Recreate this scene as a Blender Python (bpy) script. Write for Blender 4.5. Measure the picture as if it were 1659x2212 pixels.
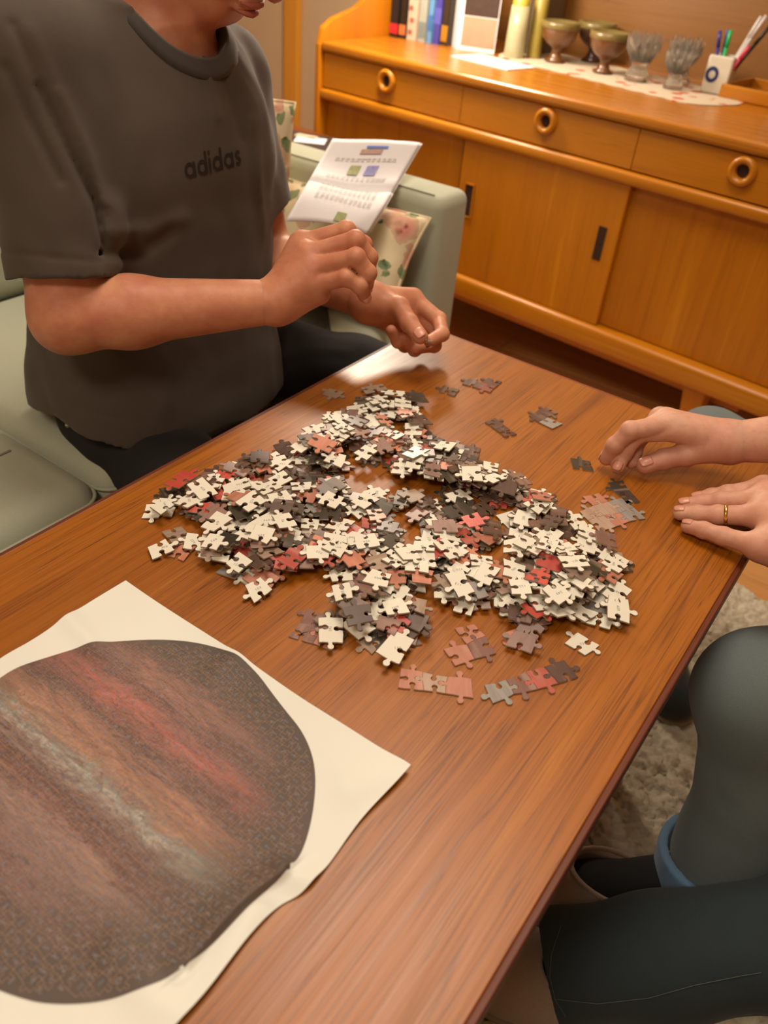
import bpy, bmesh, math, random
import numpy as np
from mathutils import Vector, Matrix
from mathutils.bvhtree import BVHTree

for _o in list(bpy.data.objects): bpy.data.objects.remove(_o)
SC = bpy.context.scene; COL = SC.collection
rng = random.Random(7); nrng = np.random.RandomState(5)
R_ = math.radians

# ------------------------------------------------------------------ camera
# rows of the camera matrix: image right, image down, forward (world: +Y runs along the coffee table, z up, floor 0)
CM = np.array([[0.8060905, 0.58644231, 0.07939475], [0.40741069, -0.4526185, -0.79319167], [-0.42922562, 0.67173054, -0.60377433]])
FPX = 1758.45; EYE = np.array([0, 0, 1.09])
cam = bpy.data.cameras.new('camera'); camo = bpy.data.objects.new('camera', cam); COL.objects.link(camo)
camo.matrix_world = Matrix(((CM[0][0], -CM[1][0], -CM[2][0], 0), (CM[0][1], -CM[1][1], -CM[2][1], 0), (CM[0][2], -CM[1][2], -CM[2][2], 1.09), (0, 0, 0, 1)))
cam.sensor_fit = 'HORIZONTAL'; cam.sensor_width = 36; cam.lens = FPX / 1659 * 36
cam.clip_start = .02
cam.dof.use_dof = True; cam.dof.focus_distance = .86; cam.dof.aperture_fstop = 7.0
SC.camera = camo

# ------------------------------------------------------------------ world, lights, exposure
SC.view_settings.view_transform = 'Standard'; SC.view_settings.look = 'None'
SC.view_settings.gamma = 1; SC.view_settings.use_curve_mapping = False
SC.view_settings.exposure = 0.08
wd = bpy.data.worlds.new('world'); SC.world = wd; wd.use_nodes = True
wd.node_tree.nodes['Background'].inputs[0].default_value = (1, .74, .5, 1)
wd.node_tree.nodes['Background'].inputs[1].default_value = .0

def area(name, loc, target, size, power, col, shape='DISK'):
    l = bpy.data.lights.new(name, 'AREA'); l.energy = power; l.color = col; l.shape = shape; l.size = size
    o = bpy.data.objects.new(name, l); COL.objects.link(o); o.location = loc
    o.rotation_euler = (Vector(target) - Vector(loc)).to_track_quat('-Z', 'Y').to_euler(); return o
WARM = (1.0, .86, .70)
area('ceiling_light', (-.55, .95, 2.33), (-.55, .95, 0), .9, 21, WARM)
area('ceiling_light', (-.2, -.9, 2.33), (-.2, -.9, 0), .6, 22, WARM)
LAMP = (-1.335, 1.87, 1.225)      # the pendant lamp's lit globe, built at the end of the script

# ------------------------------------------------------------------ helpers
def at_z(u, v, z):
    d = CM.T @ np.array([(u - 829.5) / FPX, (v - 1106) / FPX, 1.]); return EYE + d * ((z - 1.09) / d[2])
def at_d(u, v, dep):
    d = CM.T @ np.array([(u - 829.5) / FPX, (v - 1106) / FPX, 1.]); return EYE + d * dep
def at_x(u, v, x):
    d = CM.T @ np.array([(u - 829.5) / FPX, (v - 1106) / FPX, 1.]); return EYE + d * (x / d[0])
def lin(r, g, b):
    f = lambda c: (c / 255 / 12.92) if c / 255 <= .04045 else ((c / 255 + .055) / 1.055) ** 2.4
    return (f(r), f(g), f(b), 1)
def tag(o, label=None, cat=None, group=None, kind=None):
    if label: o['label'] = label
    if cat: o['category'] = cat
    if group: o['group'] = group
    if kind: o['kind'] = kind
    return o
def empty(name, loc=(0, 0, 0), rz=0, **k):
    o = bpy.data.objects.new(name, None); COL.objects.link(o); o.location = loc; o.rotation_euler = (0, 0, rz)
    o.empty_display_size = .05
    return tag(o, **k)
def link(name, me, mats, parent=None, smooth=False):
    o = bpy.data.objects.new(name, me); COL.objects.link(o)
    for m in (mats if isinstance(mats, (list, tuple)) else [mats]): me.materials.append(m)
    if parent: o.parent = parent
    if smooth: me.polygons.foreach_set('use_smooth', [True] * len(me.polygons))
    return o
def mesh(name, v, f, mats, parent=None, smooth=False):
    me = bpy.data.meshes.new(name)
    if isinstance(v, np.ndarray): v = v.tolist()
    if isinstance(f, np.ndarray): f = f.tolist()
    me.from_pydata(v, [], f); me.update()
    return link(name, me, mats, parent, smooth)
def from_bm(name, bm, mats, parent=None, smooth=False):
    bmesh.ops.recalc_face_normals(bm, faces=bm.faces)
    me = bpy.data.meshes.new(name); bm.to_mesh(me); bm.free(); return link(name, me, mats, parent, smooth)
def add_box(bm, c, s, bev=0, seg=2, rot=None):
    r = bmesh.ops.create_cube(bm, size=1); vs = r['verts']
    M = Matrix.Translation(c) @ (rot if rot else Matrix()) @ Matrix.Diagonal((*s, 1))
    bmesh.ops.transform(bm, matrix=M, verts=vs)
    if bev: 
        es = list({e for v in vs for e in v.link_edges})
        bmesh.ops.bevel(bm, geom=es, offset=bev, segments=seg, profile=.5, affect='EDGES')
def box(name, c, s, m, parent=None, bev=0, seg=2, smooth=False, rot=None):
    bm = bmesh.new(); add_box(bm, c, s, bev, seg, rot); o = from_bm(name, bm, m, parent, smooth); return o
def lathe(name, prof, m, parent=None, n=32, loc=(0, 0, 0), smooth=True):
    v = []; f = []
    for r, z in prof:
        for i in range(n): a = 2 * math.pi * i / n; v.append((loc[0] + r * math.cos(a), loc[1] + r * math.sin(a), loc[2] + z))
    for j in range(len(prof) - 1):
        for i in range(n): f.append((j * n + i, j * n + (i + 1) % n, (j + 1) * n + (i + 1) % n, (j + 1) * n + i))
    f.append(tuple(range(n))[::-1]); f.append(tuple((len(prof) - 1) * n + i for i in range(n)))
    return mesh(name, v, f, m, parent, smooth)
def tube(name, pts, r, m, parent=None, n=8, smooth=True, cap=True):
    pts = [Vector(p) for p in pts]; rs = r if isinstance(r, (list, tuple)) else [r] * len(pts); v = []; f = []
    up = Vector((0, 0, 1))
    for i, p in enumerate(pts):
        d = (pts[min(i + 1, len(pts) - 1)] - pts[max(i - 1, 0)]).normalized()
        a = d.cross(up if abs(d.z) < .95 else Vector((1, 0, 0))).normalized(); b = d.cross(a)
        for k in range(n): t = 2 * math.pi * k / n; v.append(p + (a * math.cos(t) + b * math.sin(t)) * rs[i])
    for j in range(len(pts) - 1):
        for k in range(n): f.append((j * n + k, j * n + (k + 1) % n, (j + 1) * n + (k + 1) % n, (j + 1) * n + k))
    if cap: f.append(tuple(range(n))[::-1]); f.append(tuple((len(pts) - 1) * n + k for k in range(n)))
    return mesh(name, v, f, m, parent, smooth)

# ------------------------------------------------------------------ materials
class NT:
    def __init__(s, name):
        s.m = bpy.data.materials.new(name); s.m.use_nodes = True; s.t = s.m.node_tree; s.n = s.t.nodes; s.l = s.t.links
        s.b = s.n['Principled BSDF']
    def N(s, typ, **k):
        x = s.n.new('ShaderNode' + typ)
        for a, b in k.items():
            if a.startswith('i_'):
                key = a[2:].replace('_', ' '); x.inputs[int(key) if key.isdigit() else key].default_value = b
            else: setattr(x, a, b)
        return x
    def L(s, a, b): s.l.new(a, b)
    def coords(s, scale=(1, 1, 1), rot=(0, 0, 0), loc=(0, 0, 0), kind='Object', rand=0):
        tc = s.N('TexCoord'); mp = s.N('Mapping'); mp.inputs['Scale'].default_value = scale; mp.inputs['Rotation'].default_value = rot; mp.inputs['Location'].default_value = loc
        if rand:
            oi = s.N('ObjectInfo'); mu = s.N('Math', operation='MULTIPLY'); mu.inputs[1].default_value = rand; s.L(oi.outputs['Random'], mu.inputs[0])
            ad = s.N('VectorMath', operation='ADD'); s.L(tc.outputs[kind], ad.inputs[0]); s.L(mu.outputs[0], ad.inputs[1]); s.L(ad.outputs[0], mp.inputs[0])
        else: s.L(tc.outputs[kind], mp.inputs[0])
        return mp.outputs[0]
    def noise(s, vec, scale, detail=4, rough=.5, dist=0):
        x = s.N('TexNoise'); x.inputs['Scale'].default_value = scale; x.inputs['Detail'].default_value = detail; x.inputs['Roughness'].default_value = rough; x.inputs['Distortion'].default_value = dist
        if vec is not None: s.L(vec, x.inputs['Vector'])
        return x.outputs[0]
    def ramp(s, fac, stops, interp='LINEAR'):
        x = s.N('ValToRGB'); e = x.color_ramp.elements; x.color_ramp.interpolation = interp
        while len(e) < len(stops): e.new(.5)
        for i, (p, c) in enumerate(stops): e[i].position = p; e[i].color = c if len(c) == 4 else (*c, 1)
        s.L(fac, x.inputs[0]); return x.outputs[0]
    def mix(s, fac, a, b, blend='MIX'):
        x = s.N('Mix', data_type='RGBA', blend_type=blend)
        for q, i in ((fac, 0), (a, 6), (b, 7)):
            if isinstance(q, (int, float)): x.inputs[i].default_value = q
            elif isinstance(q, tuple): x.inputs[i].default_value = q
            else: s.L(q, x.inputs[i])
        return x.outputs[2]
    def math(s, op, a, b=None, c=None):
        x = s.N('Math', operation=op)
        for i, q in enumerate((a, b, c)):
            if q is None: continue
            if isinstance(q, (int, float)): x.inputs[i].default_value = q
            else: s.L(q, x.inputs[i])
        return x.outputs[0]
    def bump(s, h, strength=.3, dist=.001):
        x = s.N('Bump'); x.inputs['Strength'].default_value = strength; x.inputs['Distance'].default_value = dist; s.L(h, x.inputs['Height']); s.L(x.outputs[0], s.b.inputs['Normal'])
    def col(s, c):
        if isinstance(c, tuple): s.b.inputs['Base Color'].default_value = c
        else: s.L(c, s.b.inputs['Base Color'])
    def set(s, **k):
        for a, b in k.items(): s.b.inputs[a.replace('_', ' ')].default_value = b
        return s.m
GR = lambda v: (v, v, v, 1)
def plain(name, c, rough=.5, nz=.12, scale=40, **k):
    t = NT(name); v = t.coords(); n = t.noise(v, scale, 3)
    t.col(t.mix(n, tuple(x * (1 - nz) for x in c[:3]) + (1,), tuple(min(1, x * (1 + nz)) for x in c[:3]) + (1,)))
    return t.set(Roughness=rough, **k)
def teak(name, grain='Y', base=(168, 96, 34), dark=(112, 54, 15), light=(196, 124, 54), rough=.33, rand=0, fine=1.0, coat=.25):
    t = NT(name); ax = 'XYZ'.index(grain)
    sc = [1, 1, 1]; sc[ax] = .035; v = t.coords(tuple(sc), rand=rand)
    sc2 = [1, 1, 1]; sc2[ax] = .016; v2 = t.coords(tuple(sc2), rand=rand)
    warp = t.noise(v, 8, 3, .5, .6)
    a = t.noise(v, 34, 6, .6, .8)
    fib = t.noise(v2, 240, 4, .7)
    pore = t.noise(v2, 560, 3, .6)
    c = t.ramp(a, [(.3, lin(*[(x + y) / 2 for x, y in zip(dark, base)])), (.45, lin(*base)), (.6, lin(*base)), (.75, lin(*light))])
    c = t.mix(t.math('MULTIPLY', t.ramp(warp, [(.40, GR(0)), (.62, GR(1))]), .28), c, lin(*dark))
    # darker growth lines
    lines = t.noise(v2, 62, 2, .5, .9)
    for p0, st in ((.44, .55), (.50, .75), (.57, .6), (.63, .5)):
        c = t.mix(t.math('MULTIPLY', t.ramp(lines, [(p0 - .014, GR(0)), (p0, GR(1)), (p0 + .006, GR(.3)), (p0 + .030, GR(0))]), st * .85 * fine), c, lin(*[x * .70 for x in dark]))
    c = t.mix(t.math('MULTIPLY', t.ramp(pore, [(.56, GR(0)), (.66, GR(1))]), .40 * fine), c, lin(*[x * .6 for x in dark]))
    c = t.mix(.22, c, t.mix(fib, lin(*dark), lin(*light)), 'OVERLAY')
    t.col(c)
    rr = t.ramp(fib, [(.3, GR(rough - .05)), (.7, GR(rough + .1))]); t.L(rr, t.b.inputs['Roughness'])
    t.bump(t.mix(.5, pore, fib), .12, .0004)
    return t.set(Coat_Weight=coat, Coat_Roughness=.3)
M = {}
M['table'] = teak('teak_table_top', 'Y', (168, 103, 18), (112, 58, 8), (192, 128, 34), rough=.36, coat=.12)
M['table_edge'] = teak('teak_lipping', 'Y', (112, 50, 14), (82, 32, 9), (140, 66, 22), rough=.45, coat=0)
M['table_edge_x'] = teak('teak_lipping_end', 'X', (150, 72, 22), (100, 42, 12), (175, 98, 36), rough=.45, coat=0)
M['table_leg'] = teak('teak_leg', 'Z', (140, 72, 24), (98, 44, 14), (168, 96, 38))
M['sb_z'] = teak('teak_door', 'Z', (192, 126, 10), (164, 98, 6), (212, 150, 24), rough=.34, rand=3, fine=.35)
M['sb_x'] = teak('teak_rail', 'X', (194, 130, 16), (164, 100, 8), (214, 152, 32), rough=.3, rand=3, fine=.35)
M['sb_top'] = teak('teak_cabinet_top', 'X', (184, 122, 22), (152, 92, 12), (204, 144, 40), rough=.26, fine=.4)
M['sb_back'] = teak('teak_back_board', 'X', (142, 98, 42), (116, 76, 28), (162, 118, 58), rough=.4, fine=.35)
M['floor'] = teak('floor_board', 'X', (214, 166, 106), (186, 132, 76), (228, 186, 130), rough=.42, rand=5, fine=.5)
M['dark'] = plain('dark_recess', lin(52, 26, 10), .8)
M['wall'] = plain('beige_wall_paint', lin(206, 182, 150), .85, .04, 14)
M['ceil'] = plain('ceiling_paint', lin(225, 215, 200), .9, .03)
M['trim'] = teak('orange_pine_trim', 'Z', (222, 164, 56), (200, 138, 40), (235, 180, 80), rough=.4, fine=.2)
M['white'] = plain('white_paint', lin(225, 220, 210), .5, .03)
M['metal'] = plain('steel', lin(190, 185, 178), .3, .05, Metallic=1.0)
M['gold'] = plain('gold', lin(235, 190, 105), .18, .03, Metallic=1.0)

def fabric(name, c, c2=None, scale=900, rough=.9, bump=.25, blotch=.1, sheen=.2):
    t = NT(name); v = t.coords()
    w = t.noise(v, scale, 2, .6); b = t.noise(v, 9, 4, .6)
    c2 = c2 or tuple(x * .8 for x in c[:3]) + (1,)
    k = t.mix(w, c2, c); k = t.mix(t.math('MULTIPLY', b, blotch * 2), k, tuple(x * .55 for x in c[:3]) + (1,))
    t.col(k); t.bump(w, bump, .0006)
    return t.set(Roughness=rough, Sheen_Weight=sheen, Sheen_Roughness=.5)
M['sofa'] = fabric('mint_sofa_fabric', lin(180, 184, 162), lin(158, 162, 142), 700)
M['shirt'] = fabric('charcoal_jersey', lin(78, 68, 58), lin(64, 56, 48), 1400, bump=.12, blotch=.1, sheen=.1)
M['rib'] = fabric('charcoal_rib', lin(62, 58, 54), lin(52, 48, 44), 1600, bump=.2)
M['ink'] = plain('black_print', lin(24, 24, 20), .6)
M['jeans_black'] = fabric('black_denim', lin(26, 25, 26), lin(18, 17, 18), 1300, sheen=0)
M['jeans_blue'] = fabric('washed_blue_grey_denim', lin(118, 130, 130), lin(78, 90, 92), 1200, sheen=.1, blotch=.2)
M['jeans_in'] = fabric('light_denim_inside', lin(110, 145, 175), lin(80, 115, 150), 1200)
M['jeans_dark'] = fabric('dark_indigo_denim', lin(46, 60, 64), lin(28, 38, 42), 1200, sheen=.05, blotch=.3)
M['thread'] = plain('denim_thread', lin(84, 86, 78), .7)
M['sock'] = fabric('black_sock', lin(24, 23, 24), lin(16, 16, 17), 900, sheen=.05)
M['felt'] = fabric('beige_felt', lin(176, 156, 136), lin(150, 130, 112), 500, bump=.5, blotch=.2)
M['shoe'] = fabric('dark_green_slipper', lin(52, 60, 58), lin(38, 44, 44), 700)
M['shirt_b'] = fabric('navy_knit', lin(56, 66, 88), lin(44, 52, 72), 800)
M['shirt_c'] = fabric('oatmeal_knit', lin(150, 138, 118), lin(132, 120, 100), 800)
M['hair'] = plain('brown_hair', lin(92, 66, 42), .5, .3, 300)
M['hair_b'] = plain('grey_hair', lin(130, 122, 112), .5, .3, 300)

def skin(name, c, c2, freckle=0.0):
    t = NT(name); v = t.coords(); a = t.noise(v, 30, 5, .6); b = t.noise(v, 260, 3, .6)
    k = t.mix(t.ramp(a, [(.35, GR(0)), (.65, GR(1))]), c, c2)
    k = t.mix(t.math('MULTIPLY', t.ramp(b, [(.4, GR(0)), (.7, GR(1))]), .15), k, tuple(x * .75 for x in c[:3]) + (1,))
    if freckle:
        f = t.noise(v, 140, 2, .5); k = t.mix(t.math('MULTIPLY', t.ramp(f, [(.58, GR(0)), (.72, GR(1))]), freckle), k, tuple(x * .5 for x in c[:3]) + (1,))
    t.col(k); t.bump(t.noise(v, 700, 3, .6), .18, .0005)
    return t.set(Roughness=.5, Subsurface_Weight=.12, Subsurface_Radius=(1., .35, .2), Subsurface_Scale=.006, Specular_IOR_Level=.35)
M['skin_a'] = skin('skin_young_man', lin(200, 140, 106), lin(182, 114, 88))
M['skin_b'] = skin('skin_older_person', lin(212, 164, 138), lin(198, 140, 118), .22)
M['nail'] = plain('fingernail', lin(208, 146, 122), .32, .03)
M['eye'] = plain('eye_white', lin(225, 220, 212), .2, .02)
M['iris'] = plain('iris', lin(70, 90, 100), .2)
M['lip'] = plain('lips', lin(172, 98, 84), .75, .1)
M['paper'] = plain('white_paper', lin(232, 232, 236), .7, .02, 6)

# rug
t = NT('shaggy_rug'); v = t.coords(); a = t.noise(v, 60, 5, .7); b = t.noise(v, 6, 3, .5)
t.col(t.mix(b, t.ramp(a, [(.3, lin(150, 140, 120)), (.5, lin(208, 198, 176)), (.7, lin(236, 228, 208))]), lin(186, 174, 150))); M['rug'] = t.set(Roughness=1)

# floral cushion cloth
t = NT('floral_cotton'); v = t.coords((1, 1, 1))
warp = t.N('VectorMath', operation='ADD'); nz = t.N('TexNoise'); nz.inputs['Scale'].default_value = 30; nz.inputs['Detail'].default_value = 3; t.L(v, nz.inputs['Vector'])
sc = t.N('VectorMath', operation='SCALE'); sc.inputs['Scale'].default_value = .035; t.L(nz.outputs['Color'], sc.inputs[0]); t.L(v, warp.inputs[0]); t.L(sc.outputs[0], warp.inputs[1])
def vor(vec, scale, rndv=1.):
    x = t.N('TexVoronoi'); x.inputs['Scale'].default_value = scale; x.inputs['Randomness'].default_value = rndv; t.L(vec, x.inputs['Vector']); return x
cream = lin(222, 206, 170)
v1 = vor(warp.outputs[0], 17); v2 = vor(warp.outputs[0], 30); v3 = vor(warp.outputs[0], 60)
sep = t.N('SeparateColor'); t.L(v1.outputs['Color'], sep.inputs[0]); sep2 = t.N('SeparateColor'); t.L(v2.outputs['Color'], sep2.inputs[0])
rose = t.mix(t.ramp(v3.outputs['Distance'], [(.1, GR(0)), (.5, GR(1))]), lin(118, 52, 48), lin(196, 128, 112))
leaf = t.mix(t.ramp(v3.outputs['Distance'], [(.1, GR(0)), (.5, GR(1))]), lin(62, 84, 58), lin(132, 146, 104))
k = t.mix(t.math('MULTIPLY', t.math('GREATER_THAN', sep2.outputs[0], .42), t.math('LESS_THAN', v2.outputs['Distance'], .42)), cream, leaf)
k = t.mix(t.math('MULTIPLY', t.math('GREATER_THAN', sep.outputs[0], .42), t.math('LESS_THAN', v1.outputs['Distance'], .50)), k, t.mix(t.ramp(v1.outputs['Distance'], [(.18, GR(0)), (.45, GR(1))]), rose, lin(206, 170, 140)))
t.col(k); t.bump(t.noise(v, 900, 2), .2, .0005); M['floral'] = t.set(Roughness=.85)

# puzzle print (object colour), card, back
def puzzle_print(name, attr):
    t = NT(name)
    if attr:
        at = t.N('Attribute', attribute_name='tint'); tint = at.outputs['Color']; v = t.coords((1, .16, 1))
    else:
        oi = t.N('ObjectInfo'); tint = oi.outputs['Color']; v = t.coords((1, .16, 1), rand=9)
    a = t.noise(v, 150, 4, .6, 1.0); b = t.noise(v, 60, 3, .5, .5)
    k = t.mix(t.ramp(a, [(.44, GR(0)), (.64, GR(1))]), tint, t.mix(.32, tint, t.mix(1.0, tint, (.5, .38, .36, 1), 'MULTIPLY')))
    k = t.mix(t.math('MULTIPLY', t.ramp(b, [(.55, GR(0)), (.68, GR(1))]), .55), k, t.mix(.45, tint, lin(205, 175, 160)))
    t.col(k); t.bump(t.noise(t.coords(), 900, 2), .15, .0003); return t.set(Roughness=.34, Specular_IOR_Level=.55)
M['print'] = puzzle_print('puzzle_print', False); M['print_attr'] = puzzle_print('puzzle_print_merged', True)
M['card'] = plain('puzzle_card_edge', lin(150, 138, 118), .8)
M['back'] = plain('puzzle_card_back', lin(224, 221, 205), .6, .03, 30)
M['ink2'] = plain('grey_number_ink', lin(110, 110, 112), .6)

# ------------------------------------------------------------------ the room
A5 = R_(-5.716); NV = np.array([math.sin(R_(5.716)), math.cos(R_(5.716)), 0]); TV = np.array([NV[1], -NV[0], 0])
def sbw(t, n, z): return tuple(TV * t + NV * n + np.array([0, 0, z]))          # cabinet frame to world
fl = box('floor', (-.6, .6, -.03), (5.2, 5.2, .03), M['dark']); tag(fl, kind='structure')
bm = bmesh.new(); add_box(bm, (0, 0, 0), (1.795, .1165, .014), .0012, 1); plank = from_bm('floor_plank', bm, M['floor']); pm = plank.data
first = True
for j in range(44):
    y = -1.93 + j * .118
    for i in range(3):
        o = plank if first else plank.copy()
        if not first: COL.objects.link(o)
        first = False; o.parent = fl
        o.location = (-2.5 + i * 1.797 + (.6 if j % 2 else 0), y, -.007 - .0005 * rng.random())
        if o.location.x + .9 > 2.05: o.location.x = 2.05 - .9; 
def wall(name, a, b, m, h=2.4, th=.08):
    a = Vector(a); b = Vector(b); d = b - a; ang = math.atan2(d.y, d.x)
    o = box(name, (0, 0, h / 2), (d.length, th, h), m); o.location = ((a + b) / 2).to_3d(); o.rotation_euler = (0, 0, ang); tag(o, kind='structure'); return o
bk = 2.60
p0 = sbw(-3.6, bk, 0); p1 = sbw(2.2, bk, 0)
wall('wall_back', p0[:2], p1[:2], M['wall'])
wall('wall_left', (-3.2, -2), (-3.2, 3.0), M['wall']); wall('wall_right', (2.0, -2), (2.0, 3.0), M['wall']); wall('wall_front', (-3.2, -2), (2.0, -2), M['wall'])
tag(box('ceiling', (-.6, .5, 2.43), (5.4, 5.4, .05), M['ceil']), kind='structure')
tr = box('trim_1', (0, 0, 1.2), (.075, .03, 2.4), M['trim'], bev=.004); tr.location = sbw(-2.705, bk - .055, 0); tr.rotation_euler = (0, 0, A5); tag(tr, kind='structure')
bb = box('baseboard_back', (0, 0, .04), (5.4, .014, .08), M['white'], bev=.003); bb.location = sbw(-.6, bk - .048, 0); bb.rotation_euler = (0, 0, A5); tag(bb, kind='structure')

# rug, real tufted relief
def make_rug():
    x0, x1, y0, y1 = -1.05, .75, -.55, 1.50; st = .0052
    nx = int((x1 - x0) / st); ny = int((y1 - y0) / st)
    X, Y = np.meshgrid(np.linspace(x0, x1, nx), np.linspace(y0, y1, ny), indexing='ij')
    Z = .012 + nrng.rand(nx, ny) * .010 + .004 * np.sin(X * 90 + 3 * np.sin(Y * 31)) * np.sin(Y * 80 + 2 * np.sin(X * 27))
    e = np.minimum.reduce([X - x0, x1 - X, Y - y0, y1 - Y]); Z *= np.clip(e / .02, 0, 1) ; Z += .001
    X += (nrng.rand(nx, ny) - .5) * .005; Y += (nrng.rand(nx, ny) - .5) * .005
    Y += np.where(e < .03, .008 * np.sin(X * 70), 0)
    v = np.c_[X.ravel(), Y.ravel(), Z.ravel()]; i = np.arange(nx - 1)[:, None] * ny + np.arange(ny - 1)[None, :]; i = i.ravel()
    f = np.c_[i, i + ny, i + ny + 1, i + 1]
    base = mesh('shaggy_rug', v, f, M['rug'], None, True)
    return tag(base, 'pale grey beige shaggy rug on the floor under the coffee table', 'rug')
make_rug()

# ------------------------------------------------------------------ coffee table
TX0, TX1, TY0, TY1, TZ = -.627, -.040, -.34, 1.045, .55
tb = empty('coffee_table', (-.333, .35, 0), label='long glossy teak coffee table covered with puzzle pieces and a poster', cat='table')
def loc_(p, e): return (p[0] - e.location.x, p[1] - e.location.y, p[2] - e.location.z)
def tbox(name, c, s, m, **k): return box(name, loc_(c, tb), s, m, tb, **k)
tbox('table_top', ((TX0 + TX1) / 2, (TY0 + TY1) / 2, TZ - .0125), (TX1 - TX0 - .012, TY1 - TY0 - .012, .025), M['table'], bev=.0008, seg=1)
for x in (TX0 + .003, TX1 - .003): tbox('edge_lipping', (x, (TY0 + TY1) / 2, TZ - .0135), (.006, TY1 - TY0, .025), M['table_edge'], bev=.0012)
for y in (TY0 + .003, TY1 - .003): tbox('edge_lipping', ((TX0 + TX1) / 2, y, TZ - .0135), (TX1 - TX0 - .013, .006, .025), M['table_edge_x'], bev=.0012)
for x in (TX0 + .09, TX1 - .09): tbox('apron', (x, (TY0 + TY1) / 2, TZ - .025 - .0225), (.02, TY1 - TY0 - .3, .045), M['table_leg'], bev=.002)
for y in (TY0 + .14, TY1 - .14): tbox('apron', ((TX0 + TX1) / 2, y, TZ - .025 - .0225), (TX1 - TX0 - .22, .02, .045), M['table_leg'], bev=.002)
for x in (TX0 + .09, TX1 - .09):
    for y in (TY0 + .14, TY1 - .14):
        lathe('leg', [(.012, .001), (.014, .03), (.024, .45), (.022, TZ - .026)], M['table_leg'], tb, 20, loc_((x, y, 0), tb))

# ------------------------------------------------------------------ sideboard (own frame: x along the front, y into the wall)
SBO = sbw(0, 1.835, 0)
sb = empty('sideboard', SBO, A5, label='long teak sideboard with round ring pulls, sliding doors and a raised back', cat='sideboard')
T0, T1, DP, ZT = -1.845, -.33, .62, .752
def sbox(name, x0, x1, y0, y1, z0, z1, m, par=None, **k): return box(name, ((x0 + x1) / 2, (y0 + y1) / 2, (z0 + z1) / 2), (x1 - x0, y1 - y0, z1 - z0), m, par or sb, **k)
sbox('cabinet_top', T0 + .018, T1, -.012, DP, ZT - .026, ZT, M['sb_top'], bev=.009, seg=3)
# side with a swept-up gable
def gable(x0, x1):
    pr = [(0.0, .2), (0.0, ZT - .01), (.012, ZT + .03), (.05, ZT + .052), (.14, ZT + .075), (.24, ZT + .13), (.33, ZT + .22), (.40, ZT + .34), (.46, ZT + .42), (DP, ZT + .44), (DP, .2)]
    n = len(pr); v = [(x0, y - .014, z) for y, z in pr] + [(x1, y - .014, z) for y, z in pr]
    f = [tuple(range(n))[::-1], tuple(range(n, 2 * n))] + [(i, (i + 1) % n, n + (i + 1) % n, n + i) for i in range(n)]
    o = mesh('side_panel', v, f, M['sb_z'], sb); mo = o.modifiers.new('b', 'BEVEL'); mo.width = .004; mo.segments = 2
gable(T0, T0 + .018); gable(T1, T1 + .018)
sbox('back_board', T0 + .018, T1, DP - .016, DP, .2, 1.18, M['sb_back'])
sbox('carcass_bottom', T0 + .018, T1, .005, DP - .016, .2, .235, M['sb_x'])
sbox('carcass_shelf', T0 + .018, T1, .03, DP - .016, .62, .632, M['sb_x'])
sbox('upper_rail', T0 + .018, T1, -.012, .03, .606, .634, M['sb_x'], bev=.009, seg=4, smooth=True)
sbox('lower_rail', T0 + .018, T1, -.016, .035, .205, .262, M['sb_x'], bev=.012, seg=4, smooth=True)
sbox('base_frame', T0 + .12, T1 - .12, .08, DP - .1, .150, .2, M['sb_x'], bev=.003)
sbox('interior', T0 + .02, T1 - .01, .11, DP - .02, .24, .6, M['dark'])
W3 = (T1 - T0 - .018) / 3
kn = [-1.582, -1.079, -.596]; seams = [T0 + .02, -1.332, -.842, T1 - .002]
def ring_pull(x, z, par):
    prof = [(.0135, -.001), (.0135, -.006), (.016, -.011), (.021, -.0145), (.026, -.0135), (.0295, -.009), (.030, .0)]
    v = []; f = []; n = 32
    for r, y in prof:
        for i in range(n): a = 2 * math.pi * i / n; v.append((x + r * math.cos(a), y, z + r * math.sin(a)))
    for j in range(len(prof) - 1):
        for i in range(n): f.append((j * n + i, j * n + (i + 1) % n, (j + 1) * n + (i + 1) % n, (j + 1) * n + i))
    o = mesh('ring_pull', v, f, M['sb_x'], par, True)
    disc = [(x + .0138 * math.cos(2 * math.pi * i / n), -.0008, z + .0138 * math.sin(2 * math.pi * i / n)) for i in range(n)]
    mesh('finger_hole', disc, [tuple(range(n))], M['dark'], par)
for i in range(3):
    d = sbox('drawer', seams[i] + .0007, seams[i + 1] - .0007, .0, .02, .637, ZT - .028, M['sb_x'], bev=.0015)
    ring_pull(kn[i], .692, d)
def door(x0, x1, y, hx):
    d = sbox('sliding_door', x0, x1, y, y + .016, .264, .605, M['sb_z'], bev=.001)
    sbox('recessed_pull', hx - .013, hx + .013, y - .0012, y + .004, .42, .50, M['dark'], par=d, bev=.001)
    bm = bmesh.new()
    for c, s in (((hx - .0145, y - .001, .46), (.003, .006, .086)), ((hx + .0145, y - .001, .46), (.003, .006, .086)), ((hx, y - .001, .5015), (.03, .006, .003)), ((hx, y - .001, .4185), (.03, .006, .003))): add_box(bm, c, s)
    from_bm('pull_surround', bm, M['sb_x'], d)
door(T0 + .02, -1.325, .022, -1.775); door(-1.308, -.832, .002, -1.272); door(-.85, T1 - .002, .022, -.40)
sbox('recessed_pull', -.885, -.863, .0005, .003, .42, .50, M['dark'])
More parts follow.
